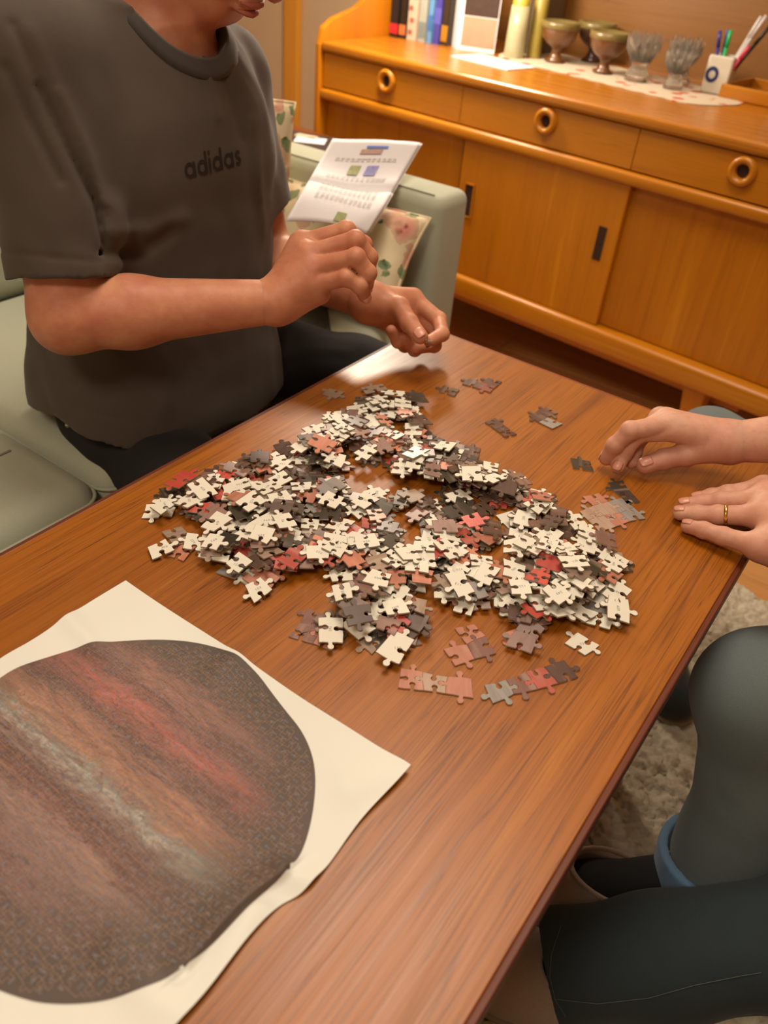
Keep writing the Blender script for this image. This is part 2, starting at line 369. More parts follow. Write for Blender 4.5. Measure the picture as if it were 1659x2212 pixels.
for x in (T0 + .24, T1 - .215):
    for y in (.034, DP - .14):
        v = []; f = []
        for (zz, w, dx) in ((.206, .029, 0), (.0, .016, -.012 if x < -1 else .012)):
            for sx, sy in ((-1, -1), (1, -1), (1, 1), (-1, 1)): v.append((x + dx + sx * w, y + sy * w, zz + .001))
        f = [(0, 1, 2, 3), (7, 6, 5, 4)] + [(i, (i + 1) % 4, 4 + (i + 1) % 4, 4 + i) for i in range(4)]
        o = mesh('leg', v, f, M['sb_z'], sb); mo = o.modifiers.new('b', 'BEVEL'); mo.width = .005; mo.segments = 3

# ------------------------------------------------------------------ things on the sideboard
def on_sb(t, n, z=ZT): return sbw(t, 1.835 + n, z)
def sbthing(name, t, n, z=ZT, rz=0, **k): return empty(name, on_sb(t, n, z), A5 + rz, **k)
bookdefs = [(.030, .235, (30, 26, 26), (190, 40, 44), 'black book with a red band at the foot of its spine'), (.024, .21, (34, 28, 22), (196, 110, 60), 'thin black book with an orange foot band'),
            (.036, .22, (206, 180, 158), (150, 96, 80), 'cream book with a reddish mottled spine'), (.028, .23, (158, 166, 156), (120, 132, 128), 'pale grey green book'),
            (.018, .215, (96, 146, 196), (60, 110, 170), 'thin light blue book'), (.022, .225, (70, 66, 150), (90, 90, 180), 'indigo blue book beside the light blue one'),
            (.022, .22, (54, 42, 26), (170, 120, 30), 'dark brown mustard spotted book next to the card')]
pages = M['paper']; tpos = -1.822
for i, (w, h, c, c2, lab) in enumerate(bookdefs):
    b = sbthing('book', tpos + w / 2, .275 + i * .006, label=lab + ' on the sideboard', cat='book', group='books on the sideboard')
    mt = plain('book_cover', lin(*c), .5); mt2 = plain('book_band', lin(*c2), .5)
    bm = bmesh.new(); add_box(bm, (-w / 2 + .001, .07, h / 2), (.002, .15, h)); add_box(bm, (w / 2 - .001, .07, h / 2), (.002, .15, h)); add_box(bm, (0, -.004, h / 2), (w, .002, h)); from_bm('cover', bm, mt, b)
    box('page_block', (0, .07, h / 2), (w - .004, .142, h - .006), pages, b)
    if i in (0, 1): box('spine_band', (0, -.0055, .022), (w, .001, .026), mt2, b)
    elif i == 2:
        for q in range(6): box('spine_mark', (rng.uniform(-.008, .008), -.0055, .02 + q * .03), (.014, .001, .012), mt2, b)
    else: box('spine_band', (0, -.0055, .03 + .02 * (i % 3)), (w, .001, .04), mt2, b)
    tpos += w + .0012
tpos = -1.50
for w, h, c, lab in ((.018, .2, (200, 178, 40), 'yellow and black book behind the card'), (.03, .22, (120, 92, 62), 'brown book behind the yellow candle'), (.028, .21, (96, 80, 56), 'olive brown book at the right end of the books')):
    b = sbthing('book', tpos + w / 2, .44, label=lab + ' on the sideboard', cat='book', group='books on the sideboard')
    bm = bmesh.new(); add_box(bm, (-w / 2 + .001, .06, h / 2), (.002, .13, h)); add_box(bm, (w / 2 - .001, .06, h / 2), (.002, .13, h)); add_box(bm, (0, -.004, h / 2), (w, .002, h)); from_bm('cover', bm, plain('book_cover', lin(*c), .5), b)
    box('page_block', (0, .06, h / 2), (w - .004, .122, h - .006), pages, b); tpos += w + .0012
# greeting card
cd = sbthing('greeting_card', -1.595, .30, rz=.12, label='tall folded white greeting card with a dark and pink picture', cat='card')
mesh('card_panel', [(0, 0, 0), (-.045, .05, 0), (-.045, .05, .24), (0, 0, .24), (-.0008, -.0012, 0), (-.046, .0494, 0), (-.046, .0494, .24), (-.0008, -.0012, .24)], [(0, 1, 2, 3), (7, 6, 5, 4), (0, 4, 5, 1), (3, 2, 6, 7), (1, 5, 6, 2), (0, 3, 7, 4)], M['paper'], cd)
mesh('card_panel', [(0, 0, 0), (.11, .03, 0), (.11, .03, .24), (0, 0, .24), (.0004, -.0015, 0), (.1104, .0285, 0), (.1104, .0285, .24), (.0004, -.0015, .24)], [(0, 1, 2, 3), (7, 6, 5, 4), (0, 4, 5, 1), (3, 2, 6, 7), (1, 5, 6, 2), (0, 3, 7, 4)], M['paper'], cd)
def cq(a0, a1, z0, z1): return [(a0 * .11 + .0006, a0 * .03 - .002, z0), (a1 * .11 + .0006, a1 * .03 - .002, z0), (a1 * .11 + .0006, a1 * .03 - .002, z1), (a0 * .11 + .0006, a0 * .03 - .002, z1)]
mesh('card_picture', cq(.12, .98, .085, .235), [(0, 1, 2, 3)], plain('dark_picture', lin(62, 44, 34), .5, .4, 60), cd); mesh('card_picture', cq(.12, .98, .01, .083), [(0, 1, 2, 3)], plain('pink_beige_picture', lin(190, 142, 118), .5), cd)
# sheet of paper
bm = bmesh.new(); add_box(bm, (0, 0, .0012), (.20, .12, .0024)); o = from_bm('paper_sheet', bm, M['paper']); o.location = on_sb(-1.40, .215, ZT + .0005); o.rotation_euler = (0, 0, A5 - .10)
tag(o, 'white paper sheets lying on the sideboard in front of the yellow candle', 'paper')
# runner with scalloped edge
t = NT('embroidered_runner'); v = t.coords(); x = t.N('TexVoronoi'); x.inputs['Scale'].default_value = 26; t.L(v, x.inputs['Vector']); se = t.N('SeparateColor'); t.L(x.outputs['Color'], se.inputs[0])
fac = t.math('MULTIPLY', t.math('LESS_THAN', x.outputs['Distance'], .38), t.math('GREATER_THAN', se.outputs[0], .6)); t.col(t.mix(fac, lin(212, 196, 172), lin(196, 84, 50))); t.bump(t.noise(v, 800), .3); M['runner'] = t.set(Roughness=.9)
def runner():
    n = 60; v = []; f = []; L = .72
    for i in range(n + 1):
        x = -L / 2 + L * i / n; s = .006 * abs(math.sin(i * math.pi / 5)); e = min(1, min(i, n - i) / 5) ** .5 if min(i, n - i) < 5 else 1
        for y in (-(.13 * e + s), 0, (.13 * e + s)): v.append((x, y, .0022)); 
    for i in range(n):
        for j in range(2): a = i * 3 + j; f.append((a, a + 3, a + 4, a + 1))
    o = mesh('table_runner', v, f, M['runner']); m = o.modifiers.new('s', 'SOLIDIFY'); m.thickness = .0018
    o.location = on_sb(-1.13, .395); o.rotation_euler = (0, 0, A5 - .13); tag(o, 'cream table runner with orange red embroidery and scalloped edge on the sideboard', 'runner')
runner()
ZR = ZT + .003
glassm = NT('clear_glass').set(Transmission_Weight=.93, Roughness=.04, IOR=1.33, Base_Color=lin(240, 238, 232))
# candle
cn = sbthing('candle', -1.425, .345, label='tall white and yellow pillar candle in a frosted glass sleeve', cat='candle')
lathe('glass_sleeve', [(.026, 0), (.028, .004), (.027, .06), (.025, .125), (.023, .125), (.023, .006)], plain('pale_glaze', lin(180, 174, 138), .25, .1, 60), cn)
lathe('wax', [(.0215, .08), (.0228, .1), (.0225, .142), (.018, .146), (.008, .143)], plain('yellow_wax', lin(190, 174, 62), .4), cn); tube('wick', [(0, 0, .143), (.001, 0, .152)], .0008, M['dark'], cn)
vs = sbthing('candle', -1.395, .40, label='yellow topped slim candle standing behind the white one', cat='candle')
lathe('wax', [(.018, 0), (.019, .004), (.0185, .142), (.014, .148), (.006, .146)], plain('old_yellow_wax', lin(158, 140, 60), .4), vs); tube('wick', [(0, 0, .146), (.001, 0, .156)], .0008, M['dark'], vs)
def bowl(t, n, s, c, lab, stem=1):
    b = sbthing('footed_bowl', t, n, ZR, label=lab, cat='bowl', group='footed bowls on the sideboard')
    mt = plain('brown_glaze', lin(*c), .3, .3, 40, Coat_Weight=.5); rim = plain('olive_rim_glaze', lin(120, 104, 58), .3, .2, 60)
    body = [(.024, 0), (.026, .003), (.016, .010), (.011, .022), (.013, .032), (.028, .040), (.042, .055), (.047, .075), (.0475, .088)]
    lathe('bowl_body', [(r * s, z * s) for r, z in body] + [((.0435) * s, .088 * s), (.038 * s, .06 * s), (.02 * s, .046 * s)], mt, b)
    lathe('glazed_rim', [(.0476 * s, .074 * s), (.049 * s, .078 * s), (.049 * s, .090 * s), (.043 * s, .0905 * s), (.042 * s, .08 * s)], rim, b)
bowl(-1.325, .40, 1.08, (112, 72, 36), 'brown footed stoneware bowl nearest the yellow candles')
bowl(-1.285, .53, 1.08, (74, 44, 34), 'dark brown footed bowl behind the other two')
bowl(-1.165, .385, 1.06, (106, 66, 34), 'brown footed stoneware bowl beside the cut glass')
def crystal(t, n, s, rz, lab):
    b = sbthing('crystal_candle_holder', t, n, ZR, rz, label=lab, cat='candle holder', group='cut glass candle holders on the runner')
    lathe('glass_foot', [(.021 * s, 0), (.022 * s, .006 * s), (.014 * s, .022 * s), (.013 * s, .03 * s), (.018 * s, .038 * s)], glassm, b, 12, smooth=False)
    for r0, n_, h, ph in ((.029, 13, .070, 0), (.023, 10, .076, .3), (.013, 6, .072, .1)):
        for i in range(n_):
            a = 2 * math.pi * i / n_ + ph; c, q = math.cos(a), math.sin(a)
            tube('glass_petal', [(c * .012 * s, q * .012 * s, .032 * s), (c * r0 * .85 * s, q * r0 * .85 * s, .052 * s), (c * r0 * 1.05 * s, q * r0 * 1.05 * s, h * s)], [.0055 * s, .0056 * s, .0014 * s], glassm, b, 4, smooth=False)
crystal(-1.06, .375, 1.45, 0, 'cut glass petal candle holder nearest the bowls'); crystal(-.985, .46, 1.4, .4, 'cut glass petal candle holder behind the other two'); crystal(-.955, .37, 1.15, .8, 'smaller cut glass candle holder beside the pen cup')
pc = sbthing('pen_cup', -.872, .44, ZR, .15, label='square white pen cup with a blue round emblem, full of pens', cat='pen cup')
bm = bmesh.new(); add_box(bm, (0, 0, .042), (.062, .062, .084), .005, 3); top = max(bm.faces, key=lambda q: q.calc_center_median().z); r = bmesh.ops.inset_region(bm, faces=[top], thickness=.003); bmesh.ops.translate(bm, verts=top.verts, vec=(0, 0, -.07)); from_bm('cup', bm, plain('white_ceramic', lin(206, 200, 184), .35), pc)
v = []; 
for i in range(24): a = 2 * math.pi * i / 24; v += [(-.012 + .016 * math.cos(a), -.0316, .042 + .018 * math.sin(a)), (-.012 + .008 * math.cos(a), -.0316, .042 + .009 * math.sin(a))]
mesh('blue_emblem', v, [(2 * i, 2 * ((i + 1) % 24), 2 * ((i + 1) % 24) + 1, 2 * i + 1) for i in range(24)], plain('navy_print', lin(30, 44, 96), .5), pc)
for i, (x, y, lx, ly, h, c, nm) in enumerate([(-.022, .012, -.01, 0, .115, (60, 50, 130), 'purple felt pen'), (-.012, .02, -.004, .006, .118, (60, 90, 170), 'blue felt pen'), (-.004, .0, .0, 0, .12, (40, 180, 90), 'bright green marker'), (.006, .012, .045, .01, .155, (205, 205, 200), 'silver ballpoint pen leaning right'), (.012, -.004, .055, .0, .16, (200, 190, 190), 'pale pen with a pink cap leaning right'), (.018, .010, .06, .01, .14, (40, 36, 36), 'black pen leaning right'), (.018, -.012, .035, -.01, .095, (214, 60, 90), 'short pink highlighter')]):
    p = sbthing('pen', -.872, .44, ZR + .016, .15, label=nm + ' in the white pen cup', cat='pen', group='pens in the pen cup')
    a = Vector((x * .5, y * .5, 0)); d = Vector((x + lx, y + ly, h)); mt = plain('pen_plastic', lin(*c), .35)
    tube('barrel', [a, a.lerp(d, .7)], .0042, mt, p, 8); tube('cap', [a.lerp(d, .7), d], [.0049, .0044], mt, p, 8)
tr_ = sbthing('wooden_tray', -.725, .50, label='brown wooden tray at the right end of the sideboard', cat='tray')
box('tray_base', (0, 0, .006), (.24, .20, .012), M['sb_top'], tr_, bev=.003)
for c, s in (((-.117, 0, .017), (.008, .20, .03)), ((.117, 0, .017), (.008, .20, .03)), ((0, -.097, .017), (.228, .008, .03)), ((0, .097, .017), (.228, .008, .03))): box('tray_rim', c, s, M['sb_top'], tr_, bev=.002)
jr = sbthing('glass_vase', -.715, .52, ZT + .013, label='dark purple glass vase standing on the wooden tray', cat='vase')
dg_ = plain('dark_purple_glass', lin(44, 26, 44), .08, .1, Coat_Weight=.6); lathe('vase_body', [(.03, 0), (.045, .01), (.058, .045), (.055, .085), (.035, .12), (.022, .135)], dg_, jr); lathe('vase_lip', [(.0222, .134), (.024, .15), (.028, .156), (.025, .157), (.020, .14)], dg_, jr)

# ------------------------------------------------------------------ sofa, floral cushions, papers, small things
so = empty('sofa', (-1.25, .3, 0), label='mint green fabric sofa along the left side of the coffee table', cat='sofa')
def sob(name, x0, x1, y0, y1, z0, z1, bev=.03, m=None, seg=5, par=None): 
    return box(name, loc_(((x0 + x1) / 2, (y0 + y1) / 2, (z0 + z1) / 2), so), (x1 - x0, y1 - y0, z1 - z0), m or M['sofa'], par or so, bev=bev, seg=seg, smooth=True)
sob('base', -1.74, -.83, -.95, 1.31, .07, .27, .015)
c1 = sob('seat_cushion', -1.42, -.802, -.95, .538, .272, .425, .035)
c2_ = sob('seat_cushion', -1.42, -.802, .542, 1.313, .272, .425, .035)
def welt(par, x0, x1, y0, y1, z, r=.034):
    pts = []; n = 6
    for cx, cy, a0 in ((x1 - r, y1 - r, 0), (x0 + r, y1 - r, 90), (x0 + r, y0 + r, 180), (x1 - r, y0 + r, 270)):
        for k in range(n + 1): a = R_(a0 + 90 * k / n); pts.append(loc_((cx + r * math.cos(a), cy + r * math.sin(a), z), so))
    pts.append(pts[0]); tube('piping', pts, .0028, M['sofa'], par, 6, cap=False)
for c, a, b in ((c1, -.95, .538), (c2_, .542, 1.313)): welt(c, -1.4205, -.8005, a - .0005, b + .0005, .398); welt(c, -1.4205, -.8005, a - .0005, b + .0005, .30)
tube('seam', [loc_((-.95, y, .4255), so) for y in (-.92, 0, .5)], .0022, M['sofa'], c1, 6)
sob('backrest_cushion', -1.66, -1.40, -.95, .535, .40, .80, .06); sob('backrest_cushion', -1.66, -1.40, .545, 1.31, .40, .80, .06)
sob('back_frame', -1.76, -1.655, -.95, 1.425, .07, .70, .02)
am = sob('armrest', -1.655, -.785, 1.317, 1.428, .07, .652, .022)
tube('armrest_seam', [loc_((x, 1.333, .6525), so) for x in (-1.6, -1.2, -.81)], .0016, M['sofa'], am, 5)
for x in (-1.68, -.88):
    for y in (-.88, 1.25): lathe('foot', [(.018, .001), (.026, .072)], M['table_leg'], so, 16, loc_((x, y, 0), so))

def pillow(name, c, u, v, w, h, th, seed, label):
    u = Vector(u).normalized(); v = Vector(v); v = (v - u * v.dot(u)).normalized(); nn = u.cross(v); n = 36; r = random.Random(seed)
    V = []; F = []
    for side in (1, -1):
        for i in range(n + 1):
            for j in range(n + 1):
                a = i / n * 2 - 1; b = j / n * 2 - 1
                pinch = 1 - .07 * (1 - abs(a) ** 2) * abs(b) ** 4 * 1; pinch2 = 1 - .07 * (1 - abs(b) ** 2) * abs(a) ** 4
                x = a * w / 2 * pinch2; y = b * h / 2 * pinch
                t_ = max(0, (1 - a ** 4)) ** .55 * max(0, (1 - b ** 4)) ** .55
                z = side * (th / 2 * t_ + (.005 * math.sin(5 * a + seed) * math.sin(4 * b + seed * 2) + .003 * math.sin(11 * a * b + seed)) * t_)
                V.append((x, y, z))
    m_ = (n + 1) ** 2
    for s in range(2):
        for i in range(n):
            for j in range(n):
                q = s * m_ + i * (n + 1) + j; f = (q, q + n + 1, q + n + 2, q + 1); F.append(f if s == 0 else f[::-1])
    bm = bmesh.new(); me = bpy.data.meshes.new(name); me.from_pydata(V, [], F); bm.from_mesh(me); bmesh.ops.remove_doubles(bm, verts=bm.verts, dist=.0006); bm.to_mesh(me); bm.free()
    e = empty(name, c, label=label, cat='cushion'); e.rotation_euler = Matrix((u, v, nn)).transposed().to_euler()
    cov = link('cushion_cover', me, M['floral'], e, True)
    pts = []
    for a, b in [(-1, -1), (1, -1), (1, 1), (-1, 1), (-1, -1)]: pts.append((a, b))
    P = []
    for k in range(4):
        for q in range(12):
            a = pts[k][0] + (pts[k + 1][0] - pts[k][0]) * q / 12; b = pts[k][1] + (pts[k + 1][1] - pts[k][1]) * q / 12
            P.append((a * w / 2 * (1 - .07 * (1 - b * b) * (abs(a) == 1)), b * h / 2 * (1 - .07 * (1 - a * a) * (abs(b) == 1)), 0))
    P.append(P[0]); tube('piping', P, .003, M['floral'], e, 6, cap=False); return e
pillow('floral_cushion', (-1.0, 1.262, .522), (1, -.09, .03), (.02, .45, .86), .42, .215, .09, 2, 'cream floral cushion leaning against the sofa arm under the papers')
pillow('floral_cushion', (-1.265, 1.245, .60), (1, -.05, 0), (0, .10, .95), .36, .34, .09, 5, 'cream floral cushion standing in the far sofa corner, left of the papers')

def printed_sheets():
    P = [at_d(617, 478, 1.30), at_d(800, 497, 1.40), at_d(718, 300, 1.475), at_d(900, 322, 1.575)]
    e = empty('printed_sheets', tuple(np.mean(P, 0)), label='white printed sheets with a coloured heading leaning over the floral cushion', cat='paper')
    c0 = np.mean(P, 0); nrm = np.cross(P[1] - P[0], P[2] - P[0]); nrm /= np.linalg.norm(nrm); 
    if nrm @ (EYE - P[0]) < 0: nrm = -nrm
    def pt(a, b, off): 
        p = P[0] * (1 - a) * (1 - b) + P[1] * a * (1 - b) + P[2] * (1 - a) * b + P[3] * a * b
        bend = .010 * math.sin(b * 7) + .006 * math.sin(a * 4 + b * 5) - .012 * (abs(b - .5) < .06) * (1 - abs(b - .5) / .06) + .02 * max(0, a + b - 1.7) - .03 * max(0, a - b - .75)
        return p + nrm * (bend + off) - c0
    def sheet(off, sh):
        n = 26; V = []; F = []
        for i in range(n + 1):
            for j in range(n + 1): V.append(pt(i / n + (.03 if off < 0 else 0), j / n + (.012 if off < 0 else 0), off))
        for i in range(n):
            for j in range(n): q = i * (n + 1) + j; F.append((q, q + n + 1, q + n + 2, q + 1))
        o = mesh('sheet', np.array(V), F, M['paper'], e, True); s = o.modifiers.new('s', 'SOLIDIFY'); s.thickness = .0006; s.offset = 0; return o
    s1 = sheet(-.004, .0); s2 = sheet(0, 0)
    def patch(name, a0, a1, b0, b1, m):
        n = 6; V = []; F = []
        for i in range(n + 1):
            for j in range(n + 1): V.append(pt(a0 + (a1 - a0) * i / n, b0 + (b1 - b0) * j / n, .0022))
        for i in range(n):
            for j in range(n): q = i * (n + 1) + j; F.append((q, q + n + 1, q + n + 2, q + 1))
        mesh(name, np.array(V), F, m, s2)
    blue = plain('blue_print', lin(110, 140, 215), .7); org = plain('beige_print', lin(190, 160, 150), .7, .3, 90); grn = plain('green_print', lin(160, 168, 120), .7, .4, 120); vio = plain('violet_print', lin(150, 150, 205), .7, .4, 120); gry = plain('grey_text', lin(196, 194, 192), .8)
    patch('heading', .42, .66, .915, .935, blue); patch('heading', .38, .62, .865, .905, org)
    patch('small_picture', .36, .48, .66, .76, grn); patch('small_picture', .55, .68, .66, .76, vio); patch('small_picture', .5, .62, .02, .10, grn)
    V = []; F = []
    for b in [.82, .80, .62, .60, .58, .45, .43, .41, .37, .35, .33, .31, .26, .24, .22, .2]:
        for i in range(12):
            a0 = .15 + .7 * i / 12; a1 = a0 + .7 / 12 * rng.uniform(.6, .95); k = len(V)
            V += [pt(a0, b, .0020), pt(a1, b, .0020), pt(a1, b + .007, .0020), pt(a0, b + .007, .0020)]; F.append((k, k + 1, k + 2, k + 3))
    o = mesh('text_lines', np.array(V), F, gry, s2); tag(o, kind='stuff')
printed_sheets()
# tablet on the seat
p = at_z(655, 697, .43); tbm = empty('tablet', (p[0] - .01, p[1], .428), .75, label='black tablet lying face up on the sofa seat beside the floral cushion', cat='tablet')
box('case', (0, 0, .004), (.115, .17, .008), plain('black_plastic', lin(26, 26, 28), .4), tbm, bev=.0035); box('screen', (0, 0, .0083), (.1, .15, .0008), plain('black_glass', lin(30, 30, 34), .06), tbm)
# side table with a dark stickered laptop behind the sofa arm
st = empty('side_table', (-1.50, 1.72, 0), A5, label='small wooden side table in the corner behind the sofa arm', cat='table')
box('table_top', (0, 0, .525), (.42, .40, .02), M['table_leg'], st, bev=.003)
for x in (-.18, .18):
    for y in (-.17, .17): lathe('leg', [(.011, .001), (.017, .515)], M['table_leg'], st, 14, (x, y, 0))
lp = empty('laptop', (-1.50, 1.70, .537), .25, label='closed dark laptop covered with stickers on the side table', cat='laptop')
dk = plain('dark_shell', lin(58, 52, 52), .4); box('lower_shell', (0, 0, .007), (.34, .24, .014), dk, lp, bev=.005); box('lid', (0, 0, .019), (.34, .24, .008), dk, lp, bev=.004)
for x, y, w, h, c, rz in ((.06, .03, .08, .06, (226, 226, 230), .3), (.12, -.03, .06, .035, (214, 210, 206), -.2), (-.02, -.05, .07, .045, (60, 130, 205), .1), (-.06, .03, .05, .05, (200, 170, 175), .2), (-.12, -.06, .05, .04, (190, 200, 190), .5), (.02, .08, .06, .03, (220, 190, 160), 0)):
    o = box('sticker', (x, y, .0234), (w, h, .0006), plain('sticker_vinyl', lin(*c), .4), lp); o.rotation_euler = (0, 0, rz)

# ------------------------------------------------------------------ implicit-surface modeller for bodies and clothes
class Field:
    def __init__(s, lo, hi, res):
        s.lo = np.array(lo, float); s.res = res; s.n = np.ceil((np.array(hi) - s.lo) / res).astype(int) + 1
        s.f = np.full(tuple(s.n), .5, np.float32)
    def copy(s): c = Field.__new__(Field); c.lo, c.res, c.n, c.f = s.lo, s.res, s.n, s.f.copy(); return c
    def sub(s, a, b):
        i0 = np.maximum(0, np.floor((np.array(a) - s.lo) / s.res).astype(int)); i1 = np.minimum(s.n, np.ceil((np.array(b) - s.lo) / s.res).astype(int) + 1)
        if (i1 <= i0).any(): return None, None
        sl = tuple(slice(int(p), int(q)) for p, q in zip(i0, i1))
        g = [(s.lo[k] + s.res * np.arange(i0[k], i1[k])).astype(np.float32) for k in range(3)]
        return sl, np.meshgrid(*g, indexing='ij', sparse=True)
def smin(a, b, k):
    if k <= 0: return np.minimum(a, b)
    h = np.clip(.5 + .5 * (b - a) / k, 0, 1); return b * (1 - h) + a * h - k * h * (1 - h)
def cone(a, b, ra, rb, k=.01): return ('c', np.array(a, float), np.array(b, float), ra, rb, k)
def ell(c, r, k=.01, R=None): return ('e', np.array(c, float), np.array(r, float), R, 0, k)
def loft(secs, k=.02, p=2.0):                                            # rows z,cx,cy,rx,ry, smoothly joined
    A = np.array(secs, float); z = np.linspace(A[0, 0], A[-1, 0], 160); B = np.stack([z] + [np.interp(z, A[:, 0], A[:, i]) for i in range(1, 5)], 1)
    w = np.hanning(29)[1:-1]; w /= w.sum()
    for i in range(1, 5): B[:, i] = np.convolve(np.pad(B[:, i], 13, mode='edge'), w, 'valid')
    return ('l', B, None, p, 0, k)
def prim_eval(F, p, m):
    typ, a, b, ra, rb, k = p
    if typ == 'c':
        lo = np.minimum(a - ra, b - rb) - m; hi = np.maximum(a + ra, b + rb) + m; sl, g = F.sub(lo, hi)
        if sl is None: return None, None
        d = b - a; L = max(d @ d, 1e-12); t = np.clip(((g[0] - a[0]) * d[0] + (g[1] - a[1]) * d[1] + (g[2] - a[2]) * d[2]) / L, 0, 1)
        return sl, np.sqrt((g[0] - a[0] - t * d[0]) ** 2 + (g[1] - a[1] - t * d[1]) ** 2 + (g[2] - a[2] - t * d[2]) ** 2) - (ra + (rb - ra) * t)
    if typ == 'e':
        R = ra if ra is not None else np.eye(3); mx = b.max(); sl, g = F.sub(a - mx - m, a + mx + m)
        if sl is None: return None, None
        x, y, z = g[0] - a[0], g[1] - a[1], g[2] - a[2]
        q = [(R[i][0] * x + R[i][1] * y + R[i][2] * z) for i in range(3)]
        k0 = np.sqrt(sum((q[i] / b[i]) ** 2 for i in range(3))); k1 = np.sqrt(sum((q[i] / b[i] ** 2) ** 2 for i in range(3)))
        return sl, k0 * (k0 - 1) / np.maximum(k1, 1e-6)
    S = a; lo = np.array([(S[:, 1] - S[:, 3]).min(), (S[:, 2] - S[:, 4]).min(), S[:, 0].min()]) - m; hi = np.array([(S[:, 1] + S[:, 3]).max(), (S[:, 2] + S[:, 4]).max(), S[:, 0].max()]) + m
    sl, g = F.sub(lo, hi)
    if sl is None: return None, None
    z = g[2]; q = [np.interp(z, S[:, 0], S[:, i]) for i in (1, 2, 3, 4)]
    e = (np.abs((g[0] - q[0]) / q[2]) ** ra + np.abs((g[1] - q[1]) / q[3]) ** ra) ** (1 / ra)
    d = (e - 1) * np.minimum(q[2], q[3]); zc = np.maximum(S[:, 0].min() - z, z - S[:, 0].max())
    return sl, np.maximum(d, zc)
def put(F, prims):
    for p in prims:
        sl, d = prim_eval(F, p, max(p[5] * 1.5, 3 * F.res) + .004)
        if sl is not None: F.f[sl] = smin(F.f[sl], d.astype(np.float32), p[5])
def carve(F, prims, k=.004):
    for p in prims:
        sl, d = prim_eval(F, p, max(k * 2, 3 * F.res) + .004)
        if sl is not None: F.f[sl] = -smin(-F.f[sl], d.astype(np.float32), k)
def branch(F, base_prims_done, prims, out, k=.0015):
    G = F.copy(); put(G, prims); out.f = smin(out.f, G.f, k)
def surface(F):
    f = F.f; s = f < 0; nx, ny, nz = f.shape
    c = s[:-1, :-1, :-1].astype(np.uint8)
    tot = np.zeros(c.shape, np.uint8)
    for i in (0, 1):
        for j in (0, 1):
            for k in (0, 1): tot += s[i:nx - 1 + i, j:ny - 1 + j, k:nz - 1 + k]
    act = (tot > 0) & (tot < 8); I = np.argwhere(act); idx = np.full(act.shape, -1, np.int64); idx[act] = np.arange(len(I))
    P = np.zeros((len(I), 3)); W = np.zeros(len(I))
    cor = [(i, j, k) for i in (0, 1) for j in (0, 1) for k in (0, 1)]
    val = {q: f[I[:, 0] + q[0], I[:, 1] + q[1], I[:, 2] + q[2]] for q in cor}
    for a in cor:
        for ax in range(3):
            if a[ax] == 0:
                b = tuple(1 if t == ax else a[t] for t in range(3)); va, vb = val[a], val[b]; m = (va < 0) != (vb < 0)
                t = np.where(m, va / np.where(m, va - vb, 1), 0)
                for d in range(3): P[:, d] += np.where(m, a[d] + (t if d == ax else 0), 0)
                W += m
    V = F.lo + (I + P / W[:, None]) * F.res; Q = []
    for ax in range(3):
        o = [t for t in range(3) if t != ax]; sh = [slice(None)] * 3; A = [slice(1, -1)] * 3; A[ax] = slice(0, -1); B = list(A); B[ax] = slice(1, None)
        sa, sb_ = s[tuple(A)], s[tuple(B)]; off = np.array([1, 1, 1]); off[ax] = 0
        for flip, mm in ((0, sa & ~sb_), (1, ~sa & sb_)):
            E = np.argwhere(mm) + off
            if not len(E): continue
            def g(d0, d1):
                J = E.copy(); J[:, o[0]] += d0; J[:, o[1]] += d1; return idx[J[:, 0], J[:, 1], J[:, 2]]
            q = np.c_[g(-1, -1), g(0, -1), g(0, 0), g(-1, 0)]
            if flip ^ (ax == 1): q = q[:, ::-1]
            Q.append(q)
    Q = np.concatenate(Q); Q = Q[(Q >= 0).all(1)]
    return V, Q
def relax(V, Q, it=2, lam=.5):
    E = np.concatenate([Q[:, [0, 1]], Q[:, [1, 2]], Q[:, [2, 3]], Q[:, [3, 0]]])
    for _ in range(it):
        S = np.zeros_like(V); N = np.zeros(len(V))
        np.add.at(S, E[:, 0], V[E[:, 1]]); np.add.at(S, E[:, 1], V[E[:, 0]]); np.add.at(N, E[:, 0], 1); np.add.at(N, E[:, 1], 1)
        V = V + lam * (S / np.maximum(N, 1)[:, None] - V)
    return V
def to_mesh(name, parts, m, parent=None, it=2):
    Vs = []; Qs = []; k = 0
    for F in parts:
        V, Q = surface(F); V = relax(V, Q, it); Vs.append(V); Qs.append(Q + k); k += len(V)
    V = np.concatenate(Vs); Q = np.concatenate(Qs)
    if parent is not None: V = V - np.array(parent.location)
    me = bpy.data.meshes.new(name); me.vertices.add(len(V)); me.vertices.foreach_set('co', V.astype(np.float32).ravel())
    me.loops.add(len(Q) * 4); me.loops.foreach_set('vertex_index', Q.astype(np.int32).ravel()); me.polygons.add(len(Q))
    me.polygons.foreach_set('loop_start', np.arange(0, len(Q) * 4, 4, dtype=np.int32)); me.polygons.foreach_set('use_smooth', np.ones(len(Q), bool)); me.update(calc_edges=True); me.validate()
    return link(name, me, m, parent)
def chain(pts, rs, k=.004):
    return [cone(pts[i], pts[i + 1], rs[i], rs[i + 1], k) for i in range(len(pts) - 1)]
def nrm(v): v = np.array(v, float); return v / np.linalg.norm(v)

